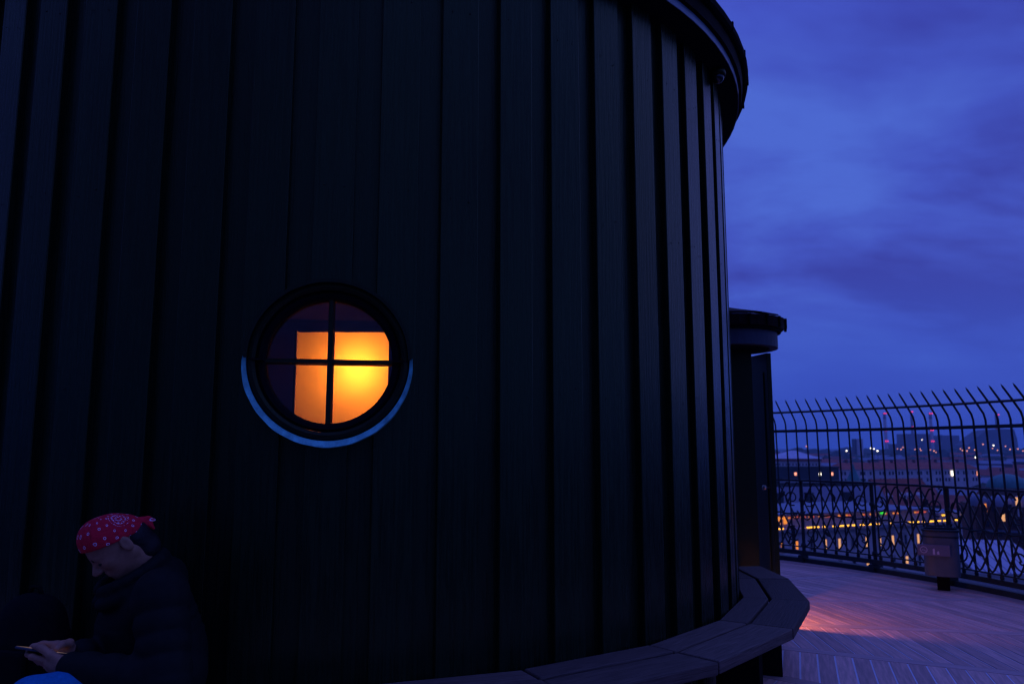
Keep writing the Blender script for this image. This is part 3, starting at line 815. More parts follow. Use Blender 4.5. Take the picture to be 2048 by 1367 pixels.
# dark house at the right edge, with lit windows and curved lead roofs
dk, dkw = place('dark_corner_house', 1952, 2140, 1040, 112, 108)
tag(dk, 'dark brick house with curved lead roofs and a few orange windows', 'building')
z0 = zat(1012, 112)
block(dk, 'wall', M['brickw'], 0, dkw, 0, 12, 0, z0)
for px, w in ((1966, 1.35), (2010, 1.7), (2060, 1.7)):
    x = (px - 1952) / 188 * dkw
    b = MB(); b.lathe([(w, 0.01), (w * 0.96, 0.5), (w * 0.8, 1.0), (w * 0.5, 1.45), (0.01, 1.6)], 0, 360, 20, close=False); o = b.build('curved_roof', M['bluegrey'], dk, True); o.location = (x, 2.0, z0)
for px, py, mm in ((1972, 1022, 'warm2'), (2040, 1008, 'warm'), (2008, 1040, 'warm'), (1990, 1022, 'pane_dark'), (2024, 1022, 'pane_dark'), (1975, 1052, 'pane_dark'), (2030, 1052, 'pane_dark'), (2000, 1070, 'pane_dark'), (2042, 1030, 'stucco')):
    window(dk, (px - 1952) / 188 * dkw, zat(py, 112), 0.45, 1.1, M[mm])
block(dk, 'ledge', M['bluegrey'], -0.2, dkw, -0.3, -0.01, zat(1062, 112), zat(1058, 112))

# pale flat glass roof lower down
gl_, glw = place('glass_roofed_hall', 1952, 2120, 1140, 86, 84)
tag(gl_, 'low hall with a pale blue glazed roof below the dark house', 'building')
z0 = zat(1146, 86)
block(gl_, 'wall', M['stucco2'], 0, glw, 0, 15, 0, z0)
nrow = 7
for k in range(nrow):
    xa, xb = glw * k / nrow + 0.05, glw * (k + 1) / nrow - 0.05
    b = MB(); b.quadbox([(xa, 0.1, z0 + 0.02), (xb, 0.1, z0 + 0.02), (xb, 14, z0 + 2.0), (xa, 14, z0 + 2.0), (xa, 0.1, z0 + 0.1), (xb, 0.1, z0 + 0.1), (xb, 14, z0 + 2.1), (xa, 14, z0 + 2.1)])
    b.build('roof_pane', mat('pale_glazing', (0.30, 0.30, 0.42), 0.3, 0.5, var=0.1, scale=0.3) if k == 0 else bpy.data.materials['pale_glazing'], gl_)

# copper dome at the right edge
cd_, cw = place('domed_church', 2000, 2075, 965, 300)
tag(cd_, 'church with a green copper dome at the right edge', 'building')
z0 = zat(976, 300)
block(cd_, 'wall', M['brickw'], 0, cw, 0, cw, 0, z0)
b = MB(); b.lathe([(cw * 0.5 * math.cos(rad(a)), 5.2 * math.sin(rad(a))) for a in range(0, 90, 10)] + [(0.01, 5.2)], 0, 360, 24, close=False)
o = b.build('dome', M['greenroof'], cd_, True); o.location = (cw / 2, cw / 2, z0 + 0.01)

# dark modern block with three lights
db, dbw = place('dark_block', 1548, 1678, 945, 420)
tag(db, 'dark flat roofed block with three lit windows in the middle distance', 'building')
z1 = zat(935, 420)
block(db, 'wall', M['darkwall'], 0, dbw, 0, 25, 0, z1)
block(db, 'parapet', M['darkwall'], -0.3, dbw + 0.3, -0.4, 25, z1 + 0.01, z1 + 0.7)
for px, mm in ((1591, 'orangel'), (1640, 'whitel'), (1664, 'orangel')):
    window(db, (px - 1548) / 130 * dbw, zat(950, 420), 1.2, 1.6 if mm == 'orangel' else 1.4, M[mm])

# long white building with a red roof
lw, lww = place('long_white_building', 1677, 1958, 945, 480, 500)
tag(lw, 'long white building with a red tiled roof and paired windows', 'building')
z0, z1 = zat(938, 485), zat(924, 492)
block(lw, 'wall', M['stucco'], 0, lww, 0, 14, 0, z0)
gable(lw, M['redroof'], 0, lww, 0, 14, z0 + 0.02, z1, hip=0.06)
for k in range(15):
    xx = (k + 0.5) / 15 * lww
    for s_ in (-1.15, 1.15):
        window(lw, xx + s_, z0 - 3.4, 1.25, 2.1, M['pane_dark'])
        window(lw, xx + s_, z0 - 7.6, 1.25, 2.1, M['pane_dark'])
window(lw, (1903 - 1677) / 281 * lww, z0 - 4.2, 2.2, 3.0, M['whitel'], -0.4)
window(lw, (1955 - 1677) / 281 * lww, z0 - 4.2, 1.4, 2.6, M['orangel'], -0.4)
for k in range(6):
    block(lw, 'chimney', M['brickw'], lww * (0.1 + 0.16 * k), lww * (0.1 + 0.16 * k) + 1.2, 6.3, 7.7, z1 - 1.0, z1 + 1.6)

# pale hall with a low white pediment roof
ph, phw = place('pedimented_hall', 1549, 1642, 920, 640)
tag(ph, 'pale columned hall with a low white pediment roof on the left', 'building')
z0, z1 = zat(918, 640), zat(902, 640)
block(ph, 'wall', M['stucco'], 0, phw, 0, 30, 0, z0 - 1.6)
block(ph, 'eaves_band', M['redroof'], -0.5, phw + 0.5, -0.7, 30.5, z0 - 1.58, z0 + 0.6)
b = MB(); b.v = [(-1, -1, z0 + 0.62), (phw + 1, -1, z0 + 0.62), (phw + 1, 31, z0 + 0.62), (-1, 31, z0 + 0.62), (phw * 0.55, 10, z1 + 0.6), (phw * 0.55, 20, z1 + 0.6)]
b.f = [(3, 2, 1, 0), (0, 1, 4), (1, 2, 5, 4), (2, 3, 5), (3, 0, 4, 5)]
b.build('roof', mat('white_roof', (0.55, 0.52, 0.58), 0.7, 0.3, var=0.1, scale=0.2), ph)
for k in range(14):
    window(ph, (k + 0.5) / 14 * phw, z0 - 8.2, 1.0, 5.0, M['pane_dark'])

# green spire
sp, spw = place('spired_tower', 1700, 1723, 940, 330)
tag(sp, 'slim tower with a pointed green copper spire', 'tower')
z0, z1 = zat(962, 330), zat(925, 330)
block(sp, 'wall', M['brickw'], 0, spw, 0, spw, 0, z0)
b = MB(); b.lathe([(spw * 0.62, 0.01), (spw * 0.42, 2.2), (spw * 0.2, 4.6), (0.02, z1 - z0)], 22.5, 382.5, 8, close=False); o = b.build('spire', M['greenroof'], sp); o.location = (spw / 2, spw / 2, z0)

# power station far out
M['haze_wall'] = mat('station_cladding', (0.14, 0.12, 0.14), 0.8, 0.2, var=0.1, scale=0.02)
M['haze_dark'] = mat('station_dark_cladding', (0.06, 0.06, 0.08), 0.7, 0.3, var=0.1, scale=0.02)
ps, psw = place('power_station', 1812, 1862, 880, 2500)
tag(ps, 'bulky power station hall between two tall chimneys on the skyline', 'building')
block(ps, 'hall', M['haze_wall'], 0, psw, 0, 60, 0, zat(867, 2500))
block(ps, 'stair_core', M['haze_dark'], psw * 0.58, psw * 0.70, -3, -0.2, 0, zat(873, 2500))
block(ps, 'low_hall', M['haze_wall'], psw + 0.3, psw * 1.42, 0, 60, 0, zat(882, 2500))
block(ps, 'side_hall', M['haze_wall'], -psw * 0.42, -0.3, 0, 60, 0, zat(887, 2500))
p2, p2w = place('boiler_house', 1886, 1919, 880, 2550)
tag(p2, 'square boiler house block right of the chimneys on the skyline', 'building')
block(p2, 'hall', M['haze_wall'], 0, p2w, 0, 60, 0, zat(870, 2550))
block(p2, 'lift_core', M['haze_dark'], -6, -0.3, 2, 20, 0, zat(869, 2550))
block(p2, 'low_hall', M['haze_wall'], p2w + 0.3, p2w * 1.6, 0, 60, 0, zat(886, 2550))
sl, slw = place('sloping_incinerator', 1934, 2037, 880, 2450)
tag(sl, 'dark sloping incinerator building with a ramp roof on the skyline', 'building')
zz = lambda y: zat(y, 2450)
b = MB(); prof = [(0, 0), (slw, 0), (slw * 0.975, zz(876)), (slw * 0.93, zz(858)), (slw * 0.66, zz(857)), (slw * 0.40, zz(860)), (slw * 0.22, zz(872)), (slw * 0.08, zz(884)), (0, zz(889))]
n_ = len(prof); b.v = [(x, 0, z) for x, z in prof] + [(x, 70, z) for x, z in prof]
b.f = [tuple(range(n_)), tuple(range(2*n_-1, n_-1, -1))] + [(i, (i+1) % n_, n_+(i+1) % n_, n_+i) for i in range(n_)]
b.build('ramped_hall', M['haze_dark'], sl)
def chimney(px, ytop, d_, r, label, bands=True):
    A = atd(px, 880, d_)
    c = empty('chimney_stack', (A.x, A.y, GZ))
    tag(c, label, 'chimney', 'tall chimneys on the skyline')
    h = zat(ytop, d_)
    b = MB(); b.lathe([(r * 1.25, 0), (r, h * 0.86), (r, h * 0.861)], 0, 360, 16, close=False); b.build('shaft', M['stucco'] if bands else M['haze_wall'], c, True)
    b = MB(); b.lathe([(r * 1.02, h * 0.862), (r * 1.02, h), (0.01, h)], 0, 360, 16, close=False); b.build('cap', M['haze_dark'], c, True)
    for f_ in ((0.985, 0.62, 0.38) if bands else (0.99, 0.66)):
        for s_ in (-1, 1):
            b = MB(); b.lathe([(0.01, -2.0), (2.0, -1), (2.0, 1.0), (0.01, 2.0)], 0, 360, 8, close=False); o = b.build('beacon', M['redav'], c); o.location = (s_ * r * 0.7, -r * 1.15, h * f_)
chimney(1772, 825, 2500, 4.6, 'pale chimney with red beacons left of the power station hall')
chimney(1826, 822, 2560, 3.6, 'slim chimney with red beacons rising from the power station hall', False)
chimney(1864, 825, 2500, 4.6, 'pale chimney with red beacons right of the power station hall')
chimney(1997, 828, 2480, 5.0, 'chimney with a red beacon standing on the sloping incinerator', False)
at_, atw = place('apartment_tower', 1714, 1726, 885, 1500)
tag(at_, 'lone narrow apartment tower rising above the trees', 'tower')
block(at_, 'wall', M['stucco'], 0, atw, 0, 14, 0, zat(877, 1500))
block(at_, 'dark_end', M['haze_dark'], -4, -0.2, 2, 14, 0, zat(877, 1500))

# plain town houses filling the distance
def house(k, px, d_, w, h, kind):
    A = atd(px, 900, d_)
    o = empty('town_house', (A.x, A.y, GZ), math.atan2(A.y, A.x) - math.pi / 2 + rad(random.uniform(-25, 25)))
    wm = (M['stucco'], M['stucco2'], M['brickw'])[kind % 3]
    block(o, 'wall', wm, -w/2, w/2, 0, 11, 0, h)
    gable(o, M['redroof'] if kind < 5 else M['bluegrey'], -w/2, w/2, 0, 11, h + 0.01, h + 3.4)
    if d_ < 450:
        for c in range(int(w // 4)):
            window(o, -w/2 + 2 + c * 4, h - 2.6, 1.2, 1.7, M['pane_dark'] if random.random() < 0.9 else M['warm'])
    if random.random() < 0.6: block(o, 'chimney', M['brickw'], w * 0.2, w * 0.2 + 1, 5, 6, h + 3.2, h + 5.6)
    wn = ('pale', 'grey', 'brick')[kind % 3]; rn = 'red roofed' if kind < 5 else 'grey roofed'
    dn = 'nearest rows of rooftops' if d_ < 450 else ('middle rows of rooftops' if d_ < 780 else 'farthest rows of rooftops')
    tag(o, rn + ' ' + wn + ' town house in the ' + dn + ' beyond the railing', 'house', 'town houses beyond the railing')
k = 0
for d_, n_, h0, h1 in ((235, 5, 12, 17), (270, 6, 13, 18), (320, 7, 13, 18), (370, 8, 13, 18), (540, 10, 13, 19), (610, 11, 14, 20), (700, 12, 14, 20), (820, 13, 14, 21), (960, 14, 14, 22), (1150, 14, 14, 23), (1400, 14, 14, 24)):
    for i in range(n_):
        px = 1530 + (2120 - 1530) * (i + random.uniform(0.1, 0.9)) / n_
        if d_ == 610 and px < 1650: continue
        house(k, px, d_ * random.uniform(0.96, 1.04), random.uniform(14, 30) * (1 + d_ / 1500), random.uniform(h0, h1), random.choice((0, 0, 0, 1, 1, 2, 3, 3, 5, 6)))
        k += 1

# distant woods: a mass nobody could count
def clumps(n, dmin, dmax, hmin, hmax, pxa, pxb):
    b = MB()
    base = bmesh.new(); bmesh.ops.create_icosphere(base, subdivisions=2, radius=1.0)
    bv = [v.co.copy() for v in base.verts]; bf = [tuple(v.index for v in f.verts) for f in base.faces]; base.free()
    for _ in range(n):
        A = atd(random.uniform(pxa, pxb), 900, random.uniform(dmin, dmax))
        h = random.uniform(hmin, hmax); w = h * random.uniform(0.45, 0.9)
        n0 = len(b.v)
        for v in bv:
            j = 1 + random.uniform(-0.28, 0.28)
            b.v.append((A.x + v.x * w * j, A.y + v.y * w * j, GZ + h * 0.5 + v.z * h * 0.5 * j))
        b.f += [tuple(n0 + i for i in f) for f in bf]
    return b
foli = mat('dusk_foliage', (0.035, 0.06, 0.04), 0.9, 0.2, var=0.4, scale=0.3)
tag(clumps(150, 1050, 1500, 14, 24, 1500, 2100).build('park_trees', foli), 'dark belt of trees running across the middle of the city', 'trees', kind='stuff')
tag(clumps(160, 1700, 2300, 22, 34, 1500, 2150).build('far_wood', foli), 'low dark wood along the skyline behind the rooftops', 'wood', kind='stuff')
tag(clumps(110, 235, 900, 10, 17, 1540, 2100).build('courtyard_trees', foli), 'dark courtyard trees between the nearer rooftops', 'trees', kind='stuff')

# two small marker lights let into the deck edge
for px, py, lb in ((1972, 1177, 'bright marker light at the deck edge right of the bin'), (1963, 1175, 'dim marker light beside the bright one at the deck edge'), (2045, 1191, 'marker light at the deck edge in the right corner')):
    rr = ray(px, py); pt = Vector((0, 0, EYE)) + rr * ((0.012 - EYE) / rr.z)
    o = empty('marker_light', (pt.x, pt.y, 0.0))
    b = MB(); b.lathe([(0.001, 0.0), (0.026, 0.0), (0.026, 0.008), (0.020, 0.010), (0.001, 0.010)], 0, 360, 14, close=False); b.build('housing', M['iron'], o)
    b = MB(); b.lathe([(0.001, 0.020), (0.012, 0.017), (0.019, 0.011)], 0, 360, 14, close=False); b.build('lens', M['whitel'] if px == 1972 else M['warm'], o, True)
    tag(o, lb, 'marker light', 'marker lights on the deck edge')
# street and yard lamps
pole_m = M['haze_dark']
def lamp(px, py, d_, r, mm, label, grp):
    A = atd(px, py, d_)
    o = empty('street_lamp', (A.x, A.y, GZ)); h = A.z - GZ
    b = MB(); b.tube([(0, 0, 0), (0, 0, h - r)], 0.10 + d_ * 0.00012, 6); b.build('pole', pole_m, o)
    b = MB(); b.lathe([(0.01, -r), (r * 0.8, -r * 0.6), (r, 0), (r * 0.8, r * 0.6), (0.01, r)], 0, 360, 10, close=False); q = b.build('globe', M[mm], o, True); q.location.z = h
    tag(o, label, 'street lamp', grp)
for px, py, d_, r, lb in ((1693, 901, 900, 0.9, 'white lamp left of the lone apartment tower'), (1742, 896, 900, 1.0, 'brightest white lamp right of the lone apartment tower'), (1748, 897, 900, 0.8, 'white lamp close beside the brightest white lamp'),
        (1755, 901, 900, 1.0, 'white lamp just left of the leftmost tall chimney'), (1952, 914, 800, 1.1, 'white lamp above the right end of the long white building'), (1987, 890, 1500, 1.5, 'white lamp in front of the dark sloping incinerator'),
        (1790, 917, 820, 0.6, 'small white lamp above the roof of the long white building'), (1844, 879, 2400, 1.8, 'white lamp on the face of the power station hall')):
    lamp(px, py, d_, r, 'whitel', lb, 'white lamps in the city')
for px, py in ((1613, 892), (1600, 922), (1661, 914), (1700, 906), (1795, 897), (1802, 898), (1806, 894), (1830, 898), (1840, 897), (1842, 900), (1861, 899), (1868, 901), (1872, 904), (1921, 897), (1925, 900), (1934, 901), (1938, 895), (1950, 899), (1966, 888), (1985, 896), (1995, 900), (2011, 892), (2020, 898), (2036, 897), (2046, 901), (1976, 880)):
    lamp(px, py, random.uniform(1350, 1600), random.uniform(0.9, 1.4), 'orangel', 'small orange lamp glowing low on the skyline', 'orange lamps on the skyline')

# ================================================================== the person on the bench
class Field:
    """signed distance grid with smooth union, turned into one closed surface (naive surface nets)"""
    def __init__(s, lo, hi, h):
        s.lo = np.array(lo, float); s.h = h
        s.n = np.ceil((np.array(hi) - s.lo) / h).astype(int) + 1
        s.F = np.full(s.n, 0.08, np.float32)
    def sub(s, lo, hi, pad):
        a = np.clip(np.floor((np.array(lo) - pad - s.lo) / s.h).astype(int), 0, s.n - 1)
        b = np.clip(np.ceil((np.array(hi) + pad - s.lo) / s.h).astype(int) + 1, 1, s.n)
        g = [(s.lo[i] + s.h * np.arange(a[i], b[i])).astype(np.float32) for i in range(3)]
        X, Y, Z = np.meshgrid(*g, indexing='ij', sparse=True)
        return (slice(a[0], b[0]), slice(a[1], b[1]), slice(a[2], b[2])), X, Y, Z
    def merge(s, sl, d, k, cut=False):
        A = s.F[sl]
        if cut: d = -d; hh = np.clip(0.5 - 0.5 * (d - A) / k, 0, 1); s.F[sl] = A * hh + d * (1 - hh) + k * hh * (1 - hh)
        else:
            hh = np.clip(0.5 + 0.5 * (d - A) / k, 0, 1); s.F[sl] = d * (1 - hh) + A * hh - k * hh * (1 - hh)
    def ell(s, c, r, axes=None, k=0.02, cut=False):
        c = np.array(c, float); R = max(r)
        sl, X, Y, Z = s.sub(c - R, c + R, k + 3 * s.h)
        if axes is None: p = (X - c[0], Y - c[1], Z - c[2])
        else: p = tuple((X - c[0]) * a[0] + (Y - c[1]) * a[1] + (Z - c[2]) * a[2] for a in axes)
        k0 = np.sqrt((p[0] / r[0]) ** 2 + (p[1] / r[1]) ** 2 + (p[2] / r[2]) ** 2) + 1e-6
        k1 = np.sqrt((p[0] / r[0] ** 2) ** 2 + (p[1] / r[1] ** 2) ** 2 + (p[2] / r[2] ** 2) ** 2) + 1e-6
        s.merge(sl, (k0 * (k0 - 1) / k1).astype(np.float32), k, cut)
    def cone(s, a, b, ra, rb, k=0.02, cut=False, quilt=None):
        a = np.array(a, float); b = np.array(b, float); R = max(ra, rb)
        sl, X, Y, Z = s.sub(np.minimum(a, b) - R, np.maximum(a, b) + R, k + 3 * s.h)
        v = b - a; t = ((X - a[0]) * v[0] + (Y - a[1]) * v[1] + (Z - a[2]) * v[2]) / (v @ v)
        t = np.clip(t, 0, 1)
        d = np.sqrt((X - a[0] - t * v[0]) ** 2 + (Y - a[1] - t * v[1]) ** 2 + (Z - a[2] - t * v[2]) ** 2) - (ra + (rb - ra) * t)
        if quilt: d = d - quilt[1] * np.abs(np.sin(np.pi * quilt[0] * t + 0.4)) ** 0.6
        s.merge(sl, d.astype(np.float32), k, cut)
    def chain(s, pts, rs, k=0.008):
        for i in range(len(pts) - 1): s.cone(pts[i], pts[i + 1], rs[i], rs[i + 1], k)
    def mesh(s, name, m):
        F = s.F; neg = F < 0
        n = np.array(F.shape) - 1
        cnt = np.zeros(n, np.int16); acc = [np.zeros(n, np.float32) for _ in range(3)]
        def c(off): return tuple(slice(o, o + n[i]) for i, o in enumerate(off))
        for ax_ in range(3):
            o1, o2 = [i for i in range(3) if i != ax_]
            for p in (0, 1):
                for q in (0, 1):
                    A = [0, 0, 0]; A[o1] = p; A[o2] = q; B = list(A); B[ax_] = 1
                    fa, fb_ = F[c(A)], F[c(B)]; m_ = neg[c(A)] != neg[c(B)]
                    t = np.where(m_, fa / np.where(m_, fa - fb_, 1), 0)
                    cnt += m_
                    acc[ax_] += np.where(m_, t, 0); acc[o1] += np.where(m_, p, 0); acc[o2] += np.where(m_, q, 0)
        act = cnt > 0
        idx = np.full(n, -1, np.int64); idx[act] = np.arange(act.sum())
        base = np.argwhere(act).astype(np.float32)
        V = (base + np.stack([a[act] / cnt[act] for a in acc], 1)) * s.h + s.lo
        quads = []
        for ax_ in range(3):
            o1, o2 = [(1, 2), (2, 0), (0, 1)][ax_]
            sh = np.array(F.shape); sl0 = [slice(None)] * 3; sl1 = [slice(None)] * 3
            sl0[ax_] = slice(0, sh[ax_] - 1); sl1[ax_] = slice(1, sh[ax_])
            for o in (o1, o2):
                sl0[o] = slice(1, sh[o] - 1); sl1[o] = slice(1, sh[o] - 1)
            a_, b_ = neg[tuple(sl0)], neg[tuple(sl1)]
            ch = np.argwhere(a_ != b_)
            if len(ch) == 0: continue
            flip = a_[a_ != b_]
            e = ch.copy(); e[:, o1] += 1; e[:, o2] += 1
            def cell(d1, d2):
                q = e.copy(); q[:, o1] -= d1; q[:, o2] -= d2
                return idx[q[:, 0], q[:, 1], q[:, 2]]
            Q = np.stack([cell(1, 1), cell(0, 1), cell(0, 0), cell(1, 0)], 1)
            Q[~flip] = Q[~flip][:, ::-1]
            quads.append(Q)
        Q = np.concatenate(quads)
        me = bpy.data.meshes.new(name)
        me.vertices.add(len(V)); me.vertices.foreach_set("co", V.astype(np.float32).ravel())
        me.loops.add(Q.size); me.loops.foreach_set("vertex_index", Q.astype(np.int32).ravel())
        me.polygons.add(len(Q)); me.polygons.foreach_set("loop_start", np.arange(0, Q.size, 4, dtype=np.int32))
        me.update(calc_edges=True); me.validate()
        me.polygons.foreach_set("use_smooth", np.ones(len(me.polygons), bool))
        me.materials.append(m)
        return me

PD = 1.15
W = lambda x, y, d_: np.array(atd(x, y, d_ * PD))
skin = mat('skin', (0.33, 0.16, 0.095), 0.55, 0.25, var=0.15, scale=60, bump=0.0006)
puffer = mat('dark_puffer_cloth', (0.009, 0.011, 0.009), 0.7, 0.1, var=0.2, scale=40, bump=0.0015)
jeans = mat('bright_blue_denim', (0.006, 0.17, 0.38), 0.8, 0.2, var=0.2, scale=90, bump=0.0012)
hairm = mat('dark_hair', (0.012, 0.010, 0.010), 0.6, 0.3, var=0.3, scale=80, bump=0.003)
shoe_m = mat('dark_shoe_leather', (0.02, 0.02, 0.022), 0.5, 0.4, var=0.2, scale=30)

def bandana_mat():
    """red cotton with rows of small pale drops and an ornate patch towards the knot, laid out on the head itself"""
    m = bpy.data.materials.new('red_bandana'); m.use_nodes = True
    t = m.node_tree; b = t.nodes["Principled BSDF"]; nn = t.nodes.new; lk = t.links.new
    b.inputs["Roughness"].default_value = 0.85; b.inputs["Specular IOR Level"].default_value = 0.15
    def math_(op, a, b_=None):
        q = nn("ShaderNodeMath"); q.operation = op
        for i_, v in enumerate((a, b_)):
            if v is None: continue
            if isinstance(v, (int, float)): q.inputs[i_].default_value = v
            else: lk(v, q.inputs[i_])
        return q.outputs[0]
    tcn = nn("ShaderNodeTexCoord")
    sb = nn("ShaderNodeVectorMath"); sb.operation = 'SUBTRACT'; sb.inputs[1].default_value = tuple(HP(-0.012, 0, 0.03))
    lk(tcn.outputs["Object"], sb.inputs[0])
    def dot(v):
        q = nn("ShaderNodeVectorMath"); q.operation = 'DOT_PRODUCT'; q.inputs[1].default_value = tuple(v); lk(sb.outputs[0], q.inputs[0]); return q.outputs["Value"]
    f_, l_, u_ = dot(HF), dot(HL), dot(HU)
    A = math_('ARCTAN2', f_, l_)                      # forward swing round the left-right axis seen from the side
    rad_ = math_('SQRT', math_('ADD', math_('MULTIPLY', f_, f_), math_('MULTIPLY', l_, l_)))
    E_ = math_('ARCTAN2', u_, rad_)
    cb = nn("ShaderNodeCombineXYZ"); lk(A, cb.inputs[0]); lk(E_, cb.inputs[1])
    nz = nn("ShaderNodeTexNoise"); nz.inputs["Scale"].default_value = 3.5; lk(cb.outputs[0], nz.inputs["Vector"])
    mixv = nn("ShaderNodeMix"); mixv.data_type = 'VECTOR'; mixv.inputs["Factor"].default_value = 0.10
    lk(cb.outputs[0], mixv.inputs["A"]); lk(nz.outputs["Color"], mixv.inputs["B"])
    vo = nn("ShaderNodeTexVoronoi"); vo.voronoi_dimensions = '2D'; vo.inputs["Scale"].default_value = 3.1; vo.inputs["Randomness"].default_value = 0.45
    lk(mixv.outputs["Result"], vo.inputs["Vector"])
    r = nn("ShaderNodeValToRGB"); els = r.color_ramp.elements
    els[0].position = 0.0; els[0].color = (0.7, 0.7, 0.7, 1); els[1].position = 1.0; els[1].color = (0, 0, 0, 1)
    for p, v in ((0.035, 0.0), (0.085, 0.0), (0.10, 1.0), (0.145, 1.0), (0.165, 0.0)):
        q = els.new(p); q.color = (v, v, v, 1)
    lk(vo.outputs["Distance"], r.inputs[0])
    # ornate patch: distorted arcs
    sp_ = nn("ShaderNodeVectorMath"); sp_.operation = 'DISTANCE'; sp_.inputs[1].default_value = (-0.55, 0.62, 0.0)
    lk(mixv.outputs["Result"], sp_.inputs[0])
    nz2 = nn("ShaderNodeTexNoise"); nz2.inputs["Scale"].default_value = 13.0; nz2.inputs["Detail"].default_value = 3; lk(cb.outputs[0], nz2.inputs["Vector"])
    wv = math_('SINE', math_('ADD', math_('MULTIPLY', sp_.outputs["Value"], 42.0), math_('MULTIPLY', nz2.outputs[0], 16.0)))
    orn = math_('MULTIPLY', math_('GREATER_THAN', wv, 0.45), math_('GREATER_THAN', nz2.outputs[0], 0.47))
    inside = math_('LESS_THAN', sp_.outputs["Value"], 0.42)
    mm = nn("ShaderNodeMix"); mm.data_type = 'FLOAT'
    lk(inside, mm.inputs["Factor"]); lk(r.outputs[0], mm.inputs["A"]); lk(orn, mm.inputs["B"])
    mc = nn("ShaderNodeMix"); mc.data_type = 'RGBA'
    mc.inputs["A"].default_value = (0.62, 0.012, 0.035, 1); mc.inputs["B"].default_value = (0.74, 0.56, 0.70, 1)
    nzf = nn("ShaderNodeTexNoise"); nzf.inputs["Scale"].default_value = 26; nzf.inputs["Detail"].default_value = 4; nzf.inputs["Distortion"].default_value = 1.2
    lk(tcn.outputs["Object"], nzf.inputs["Vector"])
    bpn = nn("ShaderNodeBump"); bpn.inputs["Distance"].default_value = 0.012; lk(nzf.outputs[0], bpn.inputs["Height"]); lk(bpn.outputs[0], b.inputs["Normal"])
    lk(mm.outputs["Result"], mc.inputs["Factor"]); lk(mc.outputs["Result"], b.inputs["Base Color"])
    return m

# head frame
yaw, pit, HS = rad(36), rad(43), 1.0
F0_ = Vector((-math.cos(yaw), -math.sin(yaw), 0))
HF = F0_ * math.cos(pit) + Vector((0, 0, -math.sin(pit))); HU = F0_ * math.sin(pit) + Vector((0, 0, math.cos(pit))); HL = HU.cross(HF)
HO = atd(237, 1085, 2.50 * PD)
AX = [tuple(HF), tuple(HL), tuple(HU)]
def HP(x, y, z):
    z = z * 0.87 if z < 0 else z
    return np.array(HO + (HF * x + HL * y + HU * z) * HS)
hs = lambda *r: tuple(q * HS for q in r)
# phone frame
PO = atd(84, 1301, 2.32 * PD)
pu = (atd(130, 1308, 2.32) - atd(38, 1293, 2.32)).normalized()
pv = (Vector((0.10, 1, -0.31)) - pu * pu.dot(Vector((0.10, 1, -0.31)))).normalized()
pn = pu.cross(pv)
def PP(u, v, w): return np.array(PO + pu * u + pv * v + pn * w)

neckb = W(306, 1165, 2.58); shL, shR = W(322, 1190, 2.38), W(272, 1185, 2.76)
elL, wrL = W(330, 1366, 2.30), PP(0.128, -0.042, -0.030)
elR, wrR = W(222, 1335, 2.74), PP(0.085, 0.095, 0.010)
hipL, hipR = W(325, 1350, 2.50), W(305, 1345, 2.74)
knL, knR = W(62, 1402, 2.18), W(40, 1470, 2.46)
anL = knL + np.array((0.16, -0.10, -0.38)); anR = np.array((knR[0] + 0.02, knR[1] - 0.04, 0.085))

joints = np.stack([HP(0, 0, 0), neckb, shL, shR, elL, elR, wrL, wrR, hipL, hipR, knL, knR, anL, anR])
jlo, jhi = joints.min(0) - 0.22, joints.max(0) + 0.22
body = Field(np.maximum(jlo, (-9, -9, 0.02)), jhi, 0.005)
body.ell(HP(0.004, 0, 0.028), hs(0.096, 0.076, 0.078), AX, 0.02)
body.ell(HP(0.034, 0, -0.035), hs(0.060, 0.057, 0.078), AX, 0.03)
body.ell(HP(0.064, 0, -0.096), hs(0.024, 0.026, 0.020), AX, 0.02)
for s_ in (-1, 1):
    body.cone(HP(-0.008, s_ * 0.052, -0.050), HP(0.058, s_ * 0.014, -0.096), 0.016 * HS, 0.016 * HS, 0.025)
    body.ell(HP(0.060, s_ * 0.036, -0.022), hs(0.022, 0.020, 0.022), AX, 0.02)
    body.ell(HP(0.099, s_ * 0.033, -0.002), hs(0.016, 0.015, 0.011), AX, 0.010, True)
    body.ell(HP(0.078, s_ * 0.032, -0.003), hs(0.012, 0.013, 0.011), AX, 0.006)
    body.ell(HP(-0.012, s_ * 0.080, -0.004), hs(0.019, 0.008, 0.032), AX, 0.006)
    body.ell(HP(-0.006, s_ * 0.089, -0.002), hs(0.009, 0.005, 0.017), AX, 0.004, True)
    body.ell(HP(0.103, s_ * 0.011, -0.039), hs(0.010, 0.008, 0.008), AX, 0.006)
body.cone(HP(0.084, -0.032, 0.020), HP(0.084, 0.032, 0.020), 0.012 * HS, 0.012 * HS, 0.015)
body.cone(HP(0.090, 0, 0.008), HP(0.117, 0, -0.033), 0.008 * HS, 0.012 * HS, 0.012)
body.cone(HP(0.090, -0.016, -0.063), HP(0.090, 0.016, -0.063), 0.007 * HS, 0.007 * HS, 0.007)
body.cone(HP(0.087, -0.014, -0.075), HP(0.087, 0.014, -0.075), 0.008 * HS, 0.008 * HS, 0.007)
body.cone(HP(0.098, -0.02, -0.0695), HP(0.098, 0.02, -0.0695), 0.002, 0.002, 0.003, True)
body.cone(HP(-0.025, 0, -0.045), neckb, 0.058, 0.066, 0.03)
chest, belly = W(296, 1245, 2.58), W(318, 1305, 2.60)
body.cone(neckb, chest, 0.07, 0.115, 0.04); body.cone(chest, belly, 0.115, 0.11, 0.05); body.cone(belly, (hipL + hipR) / 2, 0.11, 0.11, 0.05)
